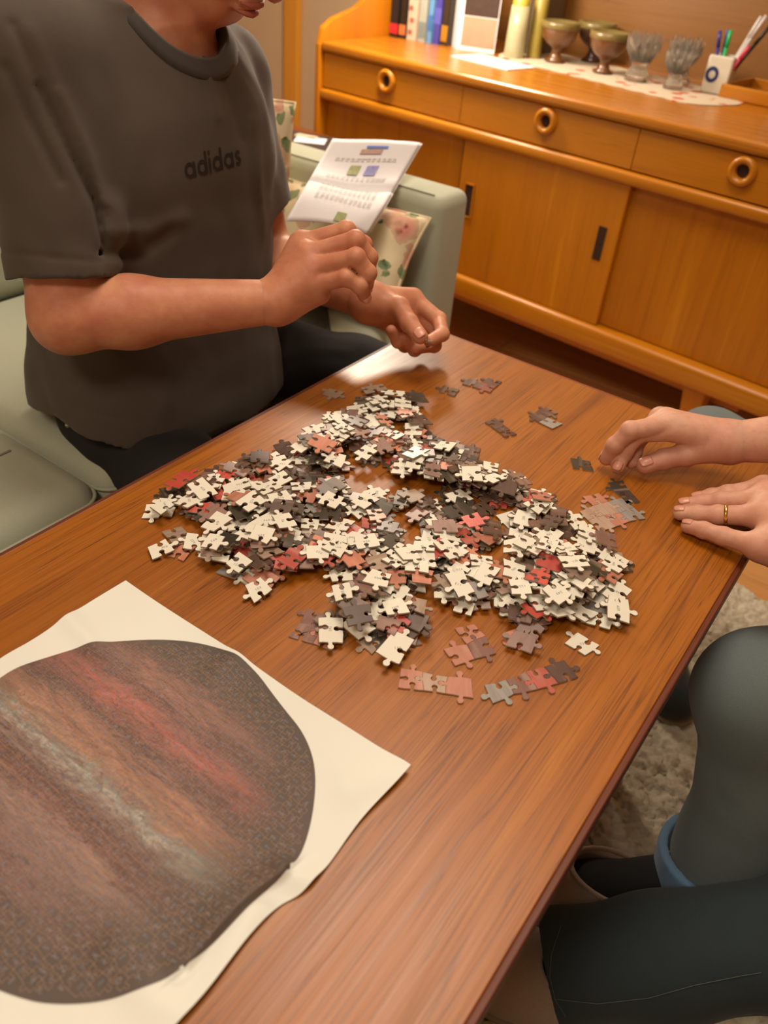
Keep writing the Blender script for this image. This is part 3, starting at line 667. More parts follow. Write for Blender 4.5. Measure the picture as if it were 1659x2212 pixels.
def make_hand(F, base, fingers):
    """F holds forearm; base = palm prims; fingers = list of (pts, radii): every finger blends with the palm, not with its neighbours"""
    put(F, base); out = F.copy()
    for pts, rs in fingers:
        fp = chain(pts, rs, .004); 
        for j in range(1, len(pts) - 1): fp.append(ell(pts[j], [rs[j] * 1.07] * 3, .004))       # knuckle thickness
        G = F.copy(); 
        # limited blend into the palm
        put(G, [(p[0], p[1], p[2], p[3], p[4], .007 if i == 0 else .003) for i, p in enumerate(fp)])
        out.f = smin(out.f, G.f, .0012)
    F.f = out.f
def sink(F, c, d, depth=.016):
    """end the fine mesh just under the coarse forearm: d points up the arm"""
    g = F.sub(F.lo, F.lo + F.n * F.res)[1]; x = sum((g[k] - c[k]) * d[k] for k in range(3))
    F.f = np.maximum(F.f + .0016 * np.clip((x + depth) / depth, 0, 1), x).astype(np.float32)
def nail(parent, tip, prev, up, r, name='fingernail'):
    tip = np.array(tip); d = nrm(tip - np.array(prev)); up = np.array(up, float); up = nrm(up - d * (up @ d)); s = np.cross(d, up)
    V = []; F_ = []; n = 8
    for i in range(n + 1):
        for j in range(n + 1):
            a = (i / n * 2 - 1); b = (j / n * 2 - 1); w = .64 * r; l = .72 * r
            x = b * w * (1 - .25 * max(0, a) ** 3); y = a * l * (1 - .15 * b * b)
            rr = r * 1.03; z = math.sqrt(max(rr * rr - x * x, 0)) - .12 * r * max(0, a) ** 2 - .0002
            V.append(tip + d * (y + .1 * r) + s * x + up * z * (1 - .10 * max(0, a)))
    for i in range(n):
        for j in range(n): q = i * (n + 1) + j; F_.append((q, q + n + 1, q + n + 2, q + 1))
    V = np.array(V) - np.array(parent.location)
    o = mesh(name, V, F_, M['nail'], parent, True); m = o.modifiers.new('s', 'SOLIDIFY'); m.thickness = .0006; return o

def head_prims(c, fw, up, s=1.0):
    fw = nrm(fw); up = np.array(up, float); up = nrm(up - fw * (up @ fw)); sd = np.cross(up, fw)           # side
    T = lambda x, y, z: np.array(c) + (sd * x + fw * y + up * z) * s
    R = np.array([sd, fw, up])
    E = lambda p, r, k: ell(T(*p), np.array(r) * s, k * s, R)
    base = [E((0, -.012, .035), (.074, .092, .085), .01), E((0, .03, -.03), (.060, .062, .075), .03), E((0, .052, -.088), (.024, .022, .020), .03),
            cone(T(-.052, .0, -.055), T(-.018, .06, -.092), .016 * s, .012 * s, .025 * s), cone(T(.052, .0, -.055), T(.018, .06, -.092), .016 * s, .012 * s, .025 * s),
            E((0, .082, .022), (.05, .014, .012), .015), cone(T(0, .088, .012), T(0, .112, -.026), .008 * s, .0115 * s, .008 * s),
            E((-.012, .1, -.03), (.009, .01, .008), .006), E((.012, .1, -.03), (.009, .01, .008), .006),
            E((0, .092, -.056), (.022, .010, .0065), .006), E((0, .089, -.068), (.019, .010, .0065), .006),
            E((-.04, .065, -.02), (.022, .02, .018), .02), E((.04, .065, -.02), (.022, .02, .018), .02),
            E((-.076, -.008, -.005), (.008, .018, .031), .005), E((.076, -.008, -.005), (.008, .018, .031), .005)]
    cut = [ell(T(-.031, .094, .006), np.array((.016, .010, .010)) * s, .006, R), ell(T(.031, .094, .006), np.array((.016, .010, .010)) * s, .006, R)]
    return base, cut, T, R
def face_bits(parent, T, R, s, hairm, style=0):
    P = np.array(parent.location)
    for x in (-.031, .031):
        bm = bmesh.new(); bmesh.ops.create_uvsphere(bm, u_segments=20, v_segments=12, radius=.0125 * s); bmesh.ops.translate(bm, verts=bm.verts, vec=Vector(T(x, .079, .004) - P)); e = from_bm('eyeball', bm, M['eye'], parent, True)
        bm = bmesh.new(); bmesh.ops.create_uvsphere(bm, u_segments=14, v_segments=8, radius=.006 * s); bmesh.ops.translate(bm, verts=bm.verts, vec=Vector(T(x, .0868, .001) - P)); from_bm('iris', bm, M['iris'], e, True)
        tube('eyebrow', [T(x + q * .018, .091 - abs(q * .01) + .001, .026 + .003 * (1 - q * q)) - P for q in (-1, -.3, .4, 1)], [.001, .003, .0032, .001], hairm, parent, 6)
    F = Field(T(0, 0, .05) - .17, T(0, 0, .05) + .17, .0035)
    put(F, [ell(T(0, -.02, .045), np.array((.081, .097, .088)) * s, .01, R), ell(T(0, .045, .105), np.array((.055, .04, .03)) * s, .02, R), ell(T(0, -.05, -.01), np.array((.072, .055, .06)) * s, .02, R)])
    carve(F, [ell(T(0, .085, -.01), np.array((.068, .07, .085)) * s, .01, R), ell(T(0, .04, -.1), np.array((.1, .09, .07)) * s, .01, R)], .01)
    g = np.meshgrid(*[F.lo[k] + F.res * np.arange(F.n[k]) for k in range(3)], indexing='ij', sparse=True)
    F.f += (.0022 * np.sin(g[0] * 260 + 4 * np.sin(g[2] * 60)) * np.sin(g[1] * 240 + 3 * np.sin(g[0] * 50))).astype(np.float32)
    to_mesh('hair', [F], hairm, parent, 1)
    # lips
    for z, w in ((-.0555, .021), (-.067, .018)):
        tube('lip', [T(q * w, .1015 - abs(q) ** 2 * .008, z + .001 * (1 - q * q)) - P for q in (-1, -.5, 0, .5, 1)], [.001, .0032, .004, .0032, .001], M['lip'], parent, 8)

def sheet_fold(F, pts, dep, amp, w):
    """shallow fold in cloth along a line of image points at about depth dep (positive amp: valley)"""
    P = [at_d(u, v, dep) for u, v in pts]; w *= 1.0
    g = np.meshgrid(*[(F.lo[k] + F.res * np.arange(F.n[k])).astype(np.float32) for k in range(3)], indexing='ij', sparse=True)
    best = None
    for a, b in zip(P[:-1], P[1:]):
        view = nrm((a + b) / 2 - EYE); d = b - a; L = np.linalg.norm(d); d = d / L; n = nrm(np.cross(d, view)); d2 = np.cross(view, n); d2 *= np.sign(d2 @ d)
        x = sum((g[k] - a[k]) * n[k] for k in range(3)); s = sum((g[k] - a[k]) * d2[k] for k in range(3)); z = sum((g[k] - a[k]) * view[k] for k in range(3))
        ov = np.maximum(0, np.maximum(-s, s - L)); q = (x ** 2 + ov ** 2) / w ** 2 + (z / .09) ** 4
        best = q if best is None else np.minimum(best, q)
    F.f += (amp * np.exp(-best)).astype(np.float32)
def wob(F, amp, sc, seed=0):
    g = np.meshgrid(*[(F.lo[k] + F.res * np.arange(F.n[k])).astype(np.float32) for k in range(3)], indexing='ij', sparse=True)
    F.f += (amp * (np.sin(g[0] * sc + 2 * np.sin(g[1] * sc * .7 + seed)) * np.sin(g[1] * sc * 1.1 + 1.7 * np.sin(g[2] * sc * .6)) + .6 * np.sin(g[2] * sc * 1.3 + 2 * np.sin(g[0] * sc * .9 + seed)))).astype(np.float32)
def bounds(pts, m): P = np.array(pts); return P.min(0) - m, P.max(0) + m
def cast(o, u, v, back=0.0008):
    me = o.data; off = Vector(o.parent.location) if o.parent else Vector()
    bv = BVHTree.FromPolygons([x.co + off for x in me.vertices], [tuple(p.vertices) for p in me.polygons])
    d = Vector(at_d(u, v, 1) - EYE).normalized(); h = bv.ray_cast(Vector(EYE), d); return h[0], h[1]

# ------------------------------------------------------------------ person on the sofa
def person_a():
    e = empty('person', (-.89, .75, .43), label='person in a charcoal t-shirt seated on the sofa, head bowed over both hands', cat='person')
    SR, ER, WR = at_d(70, 130, .87), at_d(146, 684, .955), at_d(590, 652, 1.0)
    SL, EL, WL = at_d(482, 158, 1.12), at_d(572, 556, 1.235), at_d(795, 652, 1.15)
    mR = ER + (WR - ER) * .3; mL = EL + (WL - EL) * .3
    armR = [cone(SR, ER, .050, .041, .02), cone(ER, mR, .0395, .0405, .02), cone(mR, WR, .0395, .0265, .02)]
    armL = [cone(SL, EL, .050, .040, .02), cone(EL, mL, .038, .038, .02), cone(mL, WL, .037, .025, .02)]
    nb = np.array([-.888, .765, .915]); chin = at_d(470, 30, .975); fw = nrm((.80, .05, -.60)); up = nrm((.6, .04, .8)); hc = chin - fw * .062 + up * .103
    base, cut, T, R = head_prims(hc, fw, up, 1.0)
    F = Field((-1.08, .43, .44), (-.56, 1.02, 1.25), .0035)
    put(F, [loft([(.45, -.885, .75, .11, .15), (.6, -.885, .75, .10, .145), (.8, -.885, .75, .095, .15), (.9, -.885, .76, .07, .12), (.94, -.885, .765, .045, .06)], .02)])
    put(F, armR + armL + [cone(nb, T(0, -.02, -.05), .056, .052, .03)] + base); carve(F, cut, .006)
    # near hand (right): back of the hand to the lens, fingers curling down
    def pts(l): return [at_d(*q) for q in l]
    fi = dict(index=(pts([(652, 528, 1.00), (748, 497, .985), (786, 528, 1.01), (790, 566, 1.035)]), [.0125, .0108, .0098, .0086]),
              middle=(pts([(664, 552, .985), (768, 519, .965), (797, 556, .98), (796, 588, 1.0)]), [.0128, .0112, .0102, .009]),
              ring=(pts([(674, 582, .98), (769, 556, .955), (795, 590, .965), (791, 618, .99)]), [.0125, .0108, .0098, .0088]),
              pinky=(pts([(676, 614, .985), (748, 600, .96), (778, 618, .965), (788, 640, .985)]), [.012, .0098, .0088, .008]),
              thumb=(pts([(640, 610, 1.03), (700, 575, 1.055), (752, 580, 1.06), (790, 590, 1.05)]), [.018, .013, .0115, .0095]))
    wp = WR + (WR - ER) * .02
    HR = Field(*bounds([p for v in fi.values() for p in v[0]] + [WR - nrm(WR - ER) * .045], .032), .0015)
    palm = [cone(mR, WR, .0395, .0265, .02)] + [cone(wp, fi[n][0][0], .0225, r, .012) for n, r in (('index', .0165), ('middle', .017), ('ring', .0165), ('pinky', .0165))] + [cone(at_d(632, 650, 1.01), at_d(690, 634, 1.0), .018, .013, .014)]
    make_hand(HR, palm, list(fi.values())); sink(HR, WR - nrm(WR - ER) * .018, -nrm(WR - ER))
    # far hand (left): palm up, piece between thumb and index
    fl_ = dict(index=(pts([(892, 645, 1.185), (948, 690, 1.175), (955, 722, 1.145), (928, 737, 1.12)]), [.0125, .0105, .0098, .0085]),
               middle=(pts([(892, 672, 1.195), (945, 718, 1.19), (938, 746, 1.165), (898, 752, 1.15)]), [.0125, .0105, .0098, .0086]),
               ring=(pts([(876, 690, 1.185), (910, 742, 1.185), (896, 755, 1.16), (872, 730, 1.135)]), [.012, .0102, .0095, .0084]),
               pinky=(pts([(858, 702, 1.175), (874, 746, 1.165), (860, 738, 1.14), (845, 714, 1.125)]), [.0115, .0094, .0088, .0078]),
               thumb=(pts([(822, 655, 1.145), (862, 664, 1.13), (884, 698, 1.115), (908, 727, 1.10)]), [.0185, .014, .0122, .0105]))
    HL = Field(*bounds([p for v in fl_.values() for p in v[0]] + [WL - nrm(WL - EL) * .03], .03), .0015)
    palmL = [cone(mL, WL, .037, .025, .02)] + [cone(WL, fl_[n][0][0], .0225, r, .013) for n, r in (('index', .015), ('middle', .0155), ('ring', .015), ('pinky', .0145))] + [cone(WL, at_d(858, 672, 1.14), .022, .018, .015)]
    make_hand(HL, palmL, list(fl_.values())); sink(HL, WL - nrm(WL - EL) * .016, -nrm(WL - EL))
    body = to_mesh('body', [F, HR, HL], M['skin_a'], e, 2)
    nail(e, fl_['thumb'][0][-1], fl_['thumb'][0][-2], EYE - fl_['thumb'][0][-1] + np.array([.3, 0, .2]), .0105)
    nail(e, fl_['index'][0][-1], fl_['index'][0][-2], np.array([.3, -.2, -.8]), .0085)
    for n in ('index', 'middle', 'ring', 'pinky'):
        q = fi[n][0]; nail(e, q[-1], q[-2], q[-2] - q[-3] + (EYE - q[-1]) * .05, fi[n][1][-1])
    face_bits(e, T, R, 1.0, M['hair'])
    # shirt
    S = Field((-1.12, .44, .405), (-.62, 1.06, 1.03), .0032)
    put(S, [loft([(.415, -.893, .728, .150, .190), (.47, -.893, .728, .155, .191), (.50, -.893, .729, .152, .187), (.55, -.896, .733, .146, .178), (.64, -.893, .736, .132, .168), (.72, -.89, .740, .128, .168), (.80, -.885, .742, .126, .168), (.87, -.885, .746, .112, .152), (.92, -.885, .753, .085, .12), (.96, -.885, .762, .05, .07)], .02, 2.7)])
    eR = SR + (ER - SR) * .79; eL = SL + (EL - SL) * .66
    put(S, [cone(nb + (0, 0, .0), SR, .052, .062, .04), cone(nb, SL, .052, .052, .04)])
    for a, c, b, r0, r1, ra in ((SR, eR, ER, .066, .0585, .0495), (SL, eL, EL, .056, .060, .051)):
        dr = nrm(b - a); G = S.copy(); G.f[:] = .5; put(G, [cone(a, c + dr * .05, r0, r1, .03)])
        sl, g = G.sub(c - .14, c + .14); x = sum((g[k] - c[k]) * dr[k] for k in range(3)); G.f[sl] = np.maximum(G.f[sl], (x - .012).astype(np.float32))
        carve(G, [cone(c - dr * .012, c + dr * .12, ra, ra + .003)], .002); S.f = smin(S.f, G.f, .030)
    carve(S, [cone(nb + (.020, 0, .040), nb + (.055, .0, .13), .073, .083, .004)], .003)
    g = S.sub(S.lo, S.lo + S.n * S.res)[1]; zh = np.interp(g[0], [-1.05, -.97, -.89, -.81, -.765, -.73], [.437, .460, .482, .476, .458, .450]) + .004 * np.sin(g[1] * 38)
    S.f = np.maximum(S.f, zh - g[2]).astype(np.float32)
    put(S, [cone(at_d(222, 470, .93), at_d(226, 545, .945), .022, .018, .02)])
    wob(S, .0016, 26, 1.3); wob(S, .0007, 70, .4)
    for l, dep, a, w in (([(30, 60), (85, 190), (150, 330), (205, 440), (222, 520)], .87, .007, .0045), ([(70, 70), (130, 200), (190, 330), (225, 430)], .87, -.004, .006), ([(15, 150), (60, 250), (120, 370)], .86, .004, .005),
                         ([(225, 545), (300, 548), (372, 498)], .93, .006, .008), ([(240, 500), (330, 500), (400, 470)], .93, -.004, .010), ([(548, 260), (565, 420), (588, 560)], 1.02, -.003, .007), ([(530, 250), (545, 420), (566, 570)], 1.02, .002, .008),
                         ([(420, 60), (450, 150), (470, 240)], .95, -.003, .006), ([(450, 80), (490, 190), (520, 290)], .97, .003, .005), ([(120, 640), (160, 760), (230, 860)], .95, .004, .012), ([(260, 700), (240, 800), (280, 880)], .95, -.005, .016),
                         ([(430, 720), (420, 800), (380, 870)], .97, .004, .014), ([(520, 700), (540, 780), (530, 850)], 1.0, -.004, .012), ([(60, 700), (90, 790), (80, 850)], .97, -.006, .010), ([(110, 800), (160, 830), (120, 860)], .97, .006, .006),
                         ([(100, 868), (260, 905), (430, 918), (520, 850), (588, 782)], .98, .0018, .0022), ([(0, 542), (110, 556), (212, 566)], .92, .0018, .0022)):
        sheet_fold(S, l, dep, a, w)
    sh = to_mesh('t_shirt', [S], M['shirt'], e, 1)
    bv = BVHTree.FromPolygons([x.co + Vector(e.location) for x in sh.data.vertices], [tuple(p.vertices) for p in sh.data.polygons])
    # ribbed neck band, laid round the opening
    cc = nb + (.030, 0, .055); ax = nrm((.36, 0, .93)); a1 = nrm(np.cross((0, 1, 0), ax)); a2 = np.cross(ax, a1); rings = []
    for rr in (.074, .078, .086, .093):
        row = []
        for i in range(48):
            a = 2 * math.pi * i / 48; o = cc + a1 * math.cos(a) * rr + a2 * math.sin(a) * rr * 1.02 + ax * .06; h = bv.ray_cast(Vector(o), Vector(-ax))
            q = np.array(h[0]) if h[0] else o - ax * .07
            row.append(q + ax * (.0022 if rr < .09 else .0008))
        row = np.array(row)
        for _ in range(6): row = .5 * row + .25 * (np.roll(row, 1, 0) + np.roll(row, -1, 0))
        rings.append(row - np.array(e.location))
    VV = np.concatenate(rings); FF = [(k * 48 + i, k * 48 + (i + 1) % 48, (k + 1) * 48 + (i + 1) % 48, (k + 1) * 48 + i) for k in range(3) for i in range(48)]
    o = mesh('neck_band', VV, FF, M['rib'], e, True); m = o.modifiers.new('s', 'SOLIDIFY'); m.thickness = .0022; m.offset = 0
    # chest print, laid on the cloth
    V, Fc = [], []
    def strip(path, w):
        n = len(path)
        for i, (x, y) in enumerate(path):
            x0, y0 = path[max(i - 1, 0)]; x1, y1 = path[min(i + 1, n - 1)]; L = math.hypot(x1 - x0, y1 - y0); nx, ny = -(y1 - y0) / L * w / 2, (x1 - x0) / L * w / 2
            V.extend([(x + nx, y + ny), (x - nx, y - ny)])
        k = len(V) - 2 * n; Fc.extend([(k + 2 * i, k + 2 * i + 1, k + 2 * i + 3, k + 2 * i + 2) for i in range(n - 1)])
    def ring(cx, cy, r, w): strip([(cx + r * math.cos(a), cy + r * math.sin(a)) for a in [2 * math.pi * i / 24 for i in range(25)]], w)
    def bar(x, y0, y1, w): strip([(x, y0 + (y1 - y0) * i / 6) for i in range(7)], w)
    w = .2; x = 0
    for ch in 'adidas':
        if ch in 'ad': ring(x + .5, .5, .40, w); bar(x + .93, 0, 1.0 if ch == 'a' else 1.5, w); x += 1.22
        elif ch == 'i': bar(x + .1, 0, 1.0, w); bar(x + .1, 1.22, 1.46, w); x += .42
        else: strip([(x + .68, .80), (x + .55, .89), (x + .36, .90), (x + .2, .82), (x + .16, .70), (x + .25, .59), (x + .42, .52), (x + .60, .44), (x + .68, .32), (x + .62, .18), (x + .46, .10), (x + .28, .11), (x + .12, .22)], w); x += .9
    A, B = at_x(399, 386, -.765), at_x(517, 353, -.765); W_ = x - .15
    out = []
    for px, py in V:
        s = px / W_; yy = A[1] + (B[1] - A[1]) * s; zz = A[2] + (B[2] - A[2]) * s + py * (B[1] - A[1]) / W_ * 1.12
        h = bv.ray_cast(Vector((-.5, yy, zz)), Vector((-1, 0, 0))); q = h[0] if h[0] else Vector((-.77, yy, zz)); out.append(tuple(q + Vector((.0009, 0, 0)) - Vector(e.location)))
    mesh('chest_print', out, Fc, M['ink'], e)
    # trousers
    Pn = Field((-1.08, .44, .03), (-.30, 1.24, .60), .0045)
    hipc = np.array([-.91, .75, .5]); kR = np.array([-.44, .57, .420]); kL = np.array([-.47, 1.09, .425])
    put(Pn, [ell((-.905, .745, .48), (.125, .165, .08), .03), cone((-.92, .652, .436), (-.74, .618, .412), .081, .068, .04), cone((-.74, .618, .412), kR, .068, .058, .03), cone((-.90, .86, .475), (-.71, .985, .448), .082, .062, .04), cone((-.71, .985, .448), kL, .062, .056, .03),
             cone(kR, (-.40, .56, .10), .058, .05, .02), cone(kL, (-.43, 1.05, .10), .056, .05, .02)])
    wob(Pn, .002, 40, 2.2); 
    for l, dep, a, w in (([(600, 770), (680, 752), (760, 760)], 1.2, -.004, .006), ([(590, 800), (680, 775), (740, 778)], 1.2, .004, .006), ([(150, 960), (300, 980), (430, 965)], .95, .003, .006)): sheet_fold(Pn, l, dep, a, w)
    tr = to_mesh('trousers', [Pn], M['jeans_black'], e, 2)
    h, n_ = cast(tr, 147, 918)
    if h:
        bm = bmesh.new(); bmesh.ops.create_uvsphere(bm, u_segments=12, v_segments=8, radius=.0042); bmesh.ops.translate(bm, verts=bm.verts, vec=h - Vector(e.location)); from_bm('rivet', bm, M['metal'], tr and e, True)
    for k in ((-.36, .56), (-.39, 1.05)):
        G = Field((k[0] - .10, k[1] - .07, .015), (k[0] + .24, k[1] + .07, .14), .004); put(G, [cone((k[0] - .03, k[1], .06), (k[0] + .12, k[1], .045), .036, .030, .02), cone((k[0] - .04, k[1], .1), (k[0] - .02, k[1], .05), .034, .034, .02)])
        to_mesh('sock', [G], M['sock'], e, 2)
    return fl_
HAND_L = person_a()

def slipper(name, heel, toe, m, label, r=.043, collar=True, soft=.0):
    heel = np.array(heel, float); toe = np.array(toe, float); d = nrm(toe - heel); L = np.linalg.norm(toe - heel); sd = np.array([-d[1], d[0], 0])
    e = empty(name, tuple(heel), label=label, cat='slipper')
    G = Field(*bounds([heel, toe, heel + (0, 0, .10)], .06), .003); z0 = heel[2]
    put(G, [cone(heel + (0, 0, .034), heel + d * L * .5 + (0, 0, .034), r * .82, r, .02), cone(heel + d * L * .5 + (0, 0, .034), toe - d * r + (0, 0, .028), r, r * .9, .02), cone(heel + (0, 0, .062), heel + d * L * .35 + (0, 0, .066), r * .86, r * .84, .03), cone(heel + (0, 0, .085), heel + d * L * .16 + (0, 0, .088), r * .84, r * .80, .02)])
    g = G.sub(G.lo, G.lo + G.n * G.res)[1]; G.f = np.maximum(G.f, (z0 + .008 - g[2]).astype(np.float32))
    carve(G, [cone(heel + d * .006 + (0, 0, .085), heel + d * L * .22 + (0, 0, .085), r * .72, r * .62, .006), cone(heel + d * .006 + (0, 0, .125), heel + d * L * .2 + (0, 0, .125), r * .84, r * .78, .006)], .004)
    to_mesh('upper', [G], m, e, 1)
    G = Field(*bounds([heel, toe], .055), .003); put(G, [cone(heel + (0, 0, .006), heel + d * L * .5 + (0, 0, .006), r * .86, r * 1.02, .01), cone(heel + d * L * .5 + (0, 0, .006), toe - d * r + (0, 0, .006), r * 1.02, r * .93, .01)])
    g = G.sub(G.lo, G.lo + G.n * G.res)[1]; G.f = np.maximum(np.maximum(G.f, (z0 + .0005 - g[2])), (g[2] - z0 - .010)).astype(np.float32)
    to_mesh('sole', [G], plain('pale_sole', lin(150, 140, 124), .8), e, 1)
    P = []
    for i in range(29):
        a = 2 * math.pi * i / 28; P.append(d * (L * .10 + (L * .10 + r * .76) * math.cos(a)) + sd * (r * .78 * math.sin(a)) + np.array([0, 0, .106]))
    tube('rim', P, .0035, m, e, 6, cap=False); return e

# ------------------------------------------------------------------ person whose two hands rest on the table
def person_b():
    e = empty('person', (.36, .95, .44), label='person at the right with both hands on the table, gold ring, washed blue jeans', cat='person')
    w1 = at_z(1577, 955, .605); el1 = w1 + nrm((.90, .25, .36)) * .255; sh1 = np.array([.29, 1.13, .93])
    w2 = at_z(1745, 1165, .592); el2 = np.array([.215, .785, .68]); sh2 = np.array([.31, .77, .94])
    A1 = [cone(sh1, el1, .050, .041, .02), cone(el1, el1 + (w1 - el1) * .3, .040, .040, .02), cone(el1 + (w1 - el1) * .3, w1, .040, .0238, .02)]
    A2 = [cone(sh2, el2, .050, .041, .02), cone(el2, el2 + (w2 - el2) * .3, .041, .043, .02), cone(el2 + (w2 - el2) * .3, w2, .042, .0275, .02)]
    nb = np.array([.33, .95, .955]); fw = nrm((-.85, -.1, -.5)); up = nrm((-.5, 0, .85)); hc = np.array([.235, .94, 1.13]); base, cut, T, R = head_prims(hc, fw, up)
    F = Field((-.18, .66, .46), (.48, 1.24, 1.30), .0038)
    put(F, [loft([(.47, .36, .95, .11, .15), (.65, .35, .95, .10, .145), (.85, .33, .95, .095, .15), (.94, .33, .95, .07, .11), (.97, .33, .95, .045, .06)], .02)] + A1 + A2 + [cone(nb, T(0, -.02, -.05), .056, .052, .03)] + base); carve(F, cut, .006)
    Z = lambda l: [at_z(*q) for q in l]
    h1 = dict(index=(Z([(1468, 930, .611), (1380, 937, .601), (1350, 973, .580), (1331, 996, .5655)]), [.0128, .0106, .0096, .0086]),
              middle=(Z([(1450, 916, .615), (1361, 930, .609), (1328, 962, .588), (1310, 990, .567)]), [.013, .0108, .0098, .0088]),
              ring=(Z([(1437, 905, .610), (1368, 938, .598), (1347, 980, .576), (1335, 1008, .564)]), [.0125, .0104, .0095, .0084]),
              pinky=(Z([(1425, 902, .602), (1384, 945, .586), (1370, 978, .570), (1364, 999, .563)]), [.0115, .0094, .0086, .0076]),
              thumb=(Z([(1535, 966, .598), (1482, 981, .584), (1434, 992, .573), (1394, 1005, .5665)]), [.019, .0140, .0122, .0108]))
    H1 = Field(*bounds([p for v in h1.values() for p in v[0]] + [w1 + nrm(el1 - w1) * .045], .03), .0014)
    make_hand(H1, [A1[2]] + [cone(w1, h1[n][0][0], .0200, r, .009) for n, r in (('index', .0135), ('middle', .014), ('ring', .0135), ('pinky', .0125))] + [cone(w1, at_z(1510, 965, .592), .021, .016, .012)], list(h1.values())); sink(H1, w1 + nrm(el1 - w1) * .018, nrm(el1 - w1))
    h2 = dict(index=(Z([(1650, 1056, .587), (1572, 1067, .577), (1537, 1073, .568), (1507, 1078, .563)]), [.0125, .0100, .0092, .0082]),
              middle=(Z([(1645, 1080, .588), (1556, 1083, .575), (1514, 1087, .567), (1479, 1091, .562)]), [.0128, .0104, .0095, .0084]),
              ring=(Z([(1643, 1114, .586), (1550, 1112, .573), (1505, 1110, .566), (1469, 1108, .5615)]), [.0125, .0103, .0094, .0083]),
              pinky=(Z([(1640, 1180, .576), (1562, 1158, .568), (1520, 1145, .565), (1486, 1137, .561)]), [.0118, .0096, .0088, .0078]),
              thumb=(Z([(1722, 1100, .583), (1680, 1078, .570), (1650, 1066, .565), (1628, 1062, .562)]), [.017, .013, .011, .0095]))
    H2 = Field(*bounds([p for v in h2.values() for p in v[0]] + [w2 + nrm(el2 - w2) * .04], .03), .0014)
    make_hand(H2, [A2[2]] + [cone(w2, h2[n][0][0], .024, r, .016) for n, r in (('index', .0155), ('middle', .016), ('ring', .016), ('pinky', .015))] + [cone(at_z(1725, 1215, .582), at_z(1650, 1180, .575), .02, .0145, .012)], list(h2.values())); sink(H2, w2 + nrm(el2 - w2) * .018, nrm(el2 - w2))
    for H in (H1, H2):     # flesh flattens on the table top
        g = H.sub(H.lo, H.lo + H.n * H.res)[1]; inside = (g[0] < TX1 + .004); H.f = np.where(inside, np.maximum(H.f, (.5515 - g[2])), H.f).astype(np.float32)
    to_mesh('body', [F, H1, H2], M['skin_b'], e, 2)
    for h, names in ((h1, ('index', 'middle', 'ring', 'thumb')), (h2, ('index', 'middle', 'ring', 'pinky'))):
        for n in names:
            q = h[n][0]; nail(e, q[-1], q[-2], (0, 0, 1) if n != 'thumb' else (-.1, -.5, .8), h[n][1][-1])
    # wedding ring
    q = h2['ring'][0]; c = q[1] + (q[0] - q[1]) * .20; ax = nrm(q[0] - q[1]); a1 = nrm(np.cross(ax, (0, 0, 1))); a2 = np.cross(ax, a1); V = []; Fc = []
    for i in range(40):
        a = 2 * math.pi * i / 40; rr = a1 * math.cos(a) + a2 * math.sin(a)
        for r, x in ((.0112, -.0020), (.0121, -.0017), (.0124, 0), (.0121, .0017), (.0112, .0020)): V.append(c + rr * r + ax * x - np.array(e.location))
    for i in range(40):
        for j in range(5): Fc.append((i * 5 + j, ((i + 1) % 40) * 5 + j, ((i + 1) % 40) * 5 + (j + 1) % 5, i * 5 + (j + 1) % 5))
    mesh('wedding_ring', np.array(V), Fc, M['gold'], e, True)
    face_bits(e, T, R, 1.0, M['hair_b'])
    S = Field((.14, .64, .44), (.56, 1.26, 1.05), .004)
    put(S, [loft([(.45, .37, .95, .145, .19), (.6, .36, .95, .13, .18), (.8, .34, .95, .125, .185), (.9, .33, .95, .105, .165), (.96, .33, .95, .06, .09)], .02), cone(nb, sh1, .055, .062, .04), cone(nb, sh2, .055, .062, .04), cone(sh1, sh1 + (el1 - sh1) * .5, .064, .058, .03), cone(sh2, sh2 + (el2 - sh2) * .5, .064, .058, .03)]); wob(S, .0018, 26, .3)
    to_mesh('jumper', [S], M['shirt_b'], e, 2)
    # jeans
    kL = at_z(1632, 1500, .43); cL = at_z(1552, 1842, .185); kR = at_z(1530, 975, .425); cR = np.array([-.19, 1.19, .14])
    J = Field((-.30, .52, .08), (.56, 1.36, .60), .0042)
    put(J, [ell((.37, .95, .50), (.14, .18, .085), .03), cone((.38, .86, .495), kL + (.03, .02, .004), .090, .068, .03), cone(kL + (.03, .02, .004), kL, .066, .0625, .02), cone(kL, kL + (cL - kL) * .45 + (.02, .01, 0), .061, .060, .03), cone(kL + (cL - kL) * .45 + (.02, .01, 0), cL + (.01, 0, 0), .060, .066, .03),
             cone((.38, 1.04, .495), kR, .088, .066, .03), cone(kR, cR, .064, .060, .02)])
    for l, dep, a, w in (([(1560, 1575), (1600, 1650), (1670, 1700)], 1.0, -.009, .009), ([(1585, 1550), (1625, 1618), (1670, 1650)], 1.0, .008, .007), ([(1548, 1610), (1600, 1695), (1670, 1735)], 1.0, .008, .008), ([(1520, 1620), (1560, 1720), (1640, 1800)], 1.0, .003, .010), ([(1500, 1780), (1560, 1830), (1640, 1850)], 1.1, -.004, .012)): sheet_fold(J, l, dep, a, w)
    wob(J, .0016, 34, 1.7)
    to_mesh('jeans', [J], M['jeans_blue'], e, 2)
    # turned-up cuff
    axc = nrm(cL - kL); G = Field(*bounds([cL, cL + axc * .05], .10), .003); put(G, [cone(cL + axc * .012, cL + axc * .050, .071, .073, .004)])
    g = G.sub(G.lo, G.lo + G.n * G.res)[1]; x = sum((g[k] - cL[k]) * axc[k] for k in range(3)); G.f = np.maximum(G.f, np.maximum(-x + .0, x - .058)).astype(np.float32)
    carve(G, [cone(cL + axc * .02, cL + axc * .12, .061, .063, .003)], .003); to_mesh('rolled_cuff', [G], M['jeans_in'], e, 1)
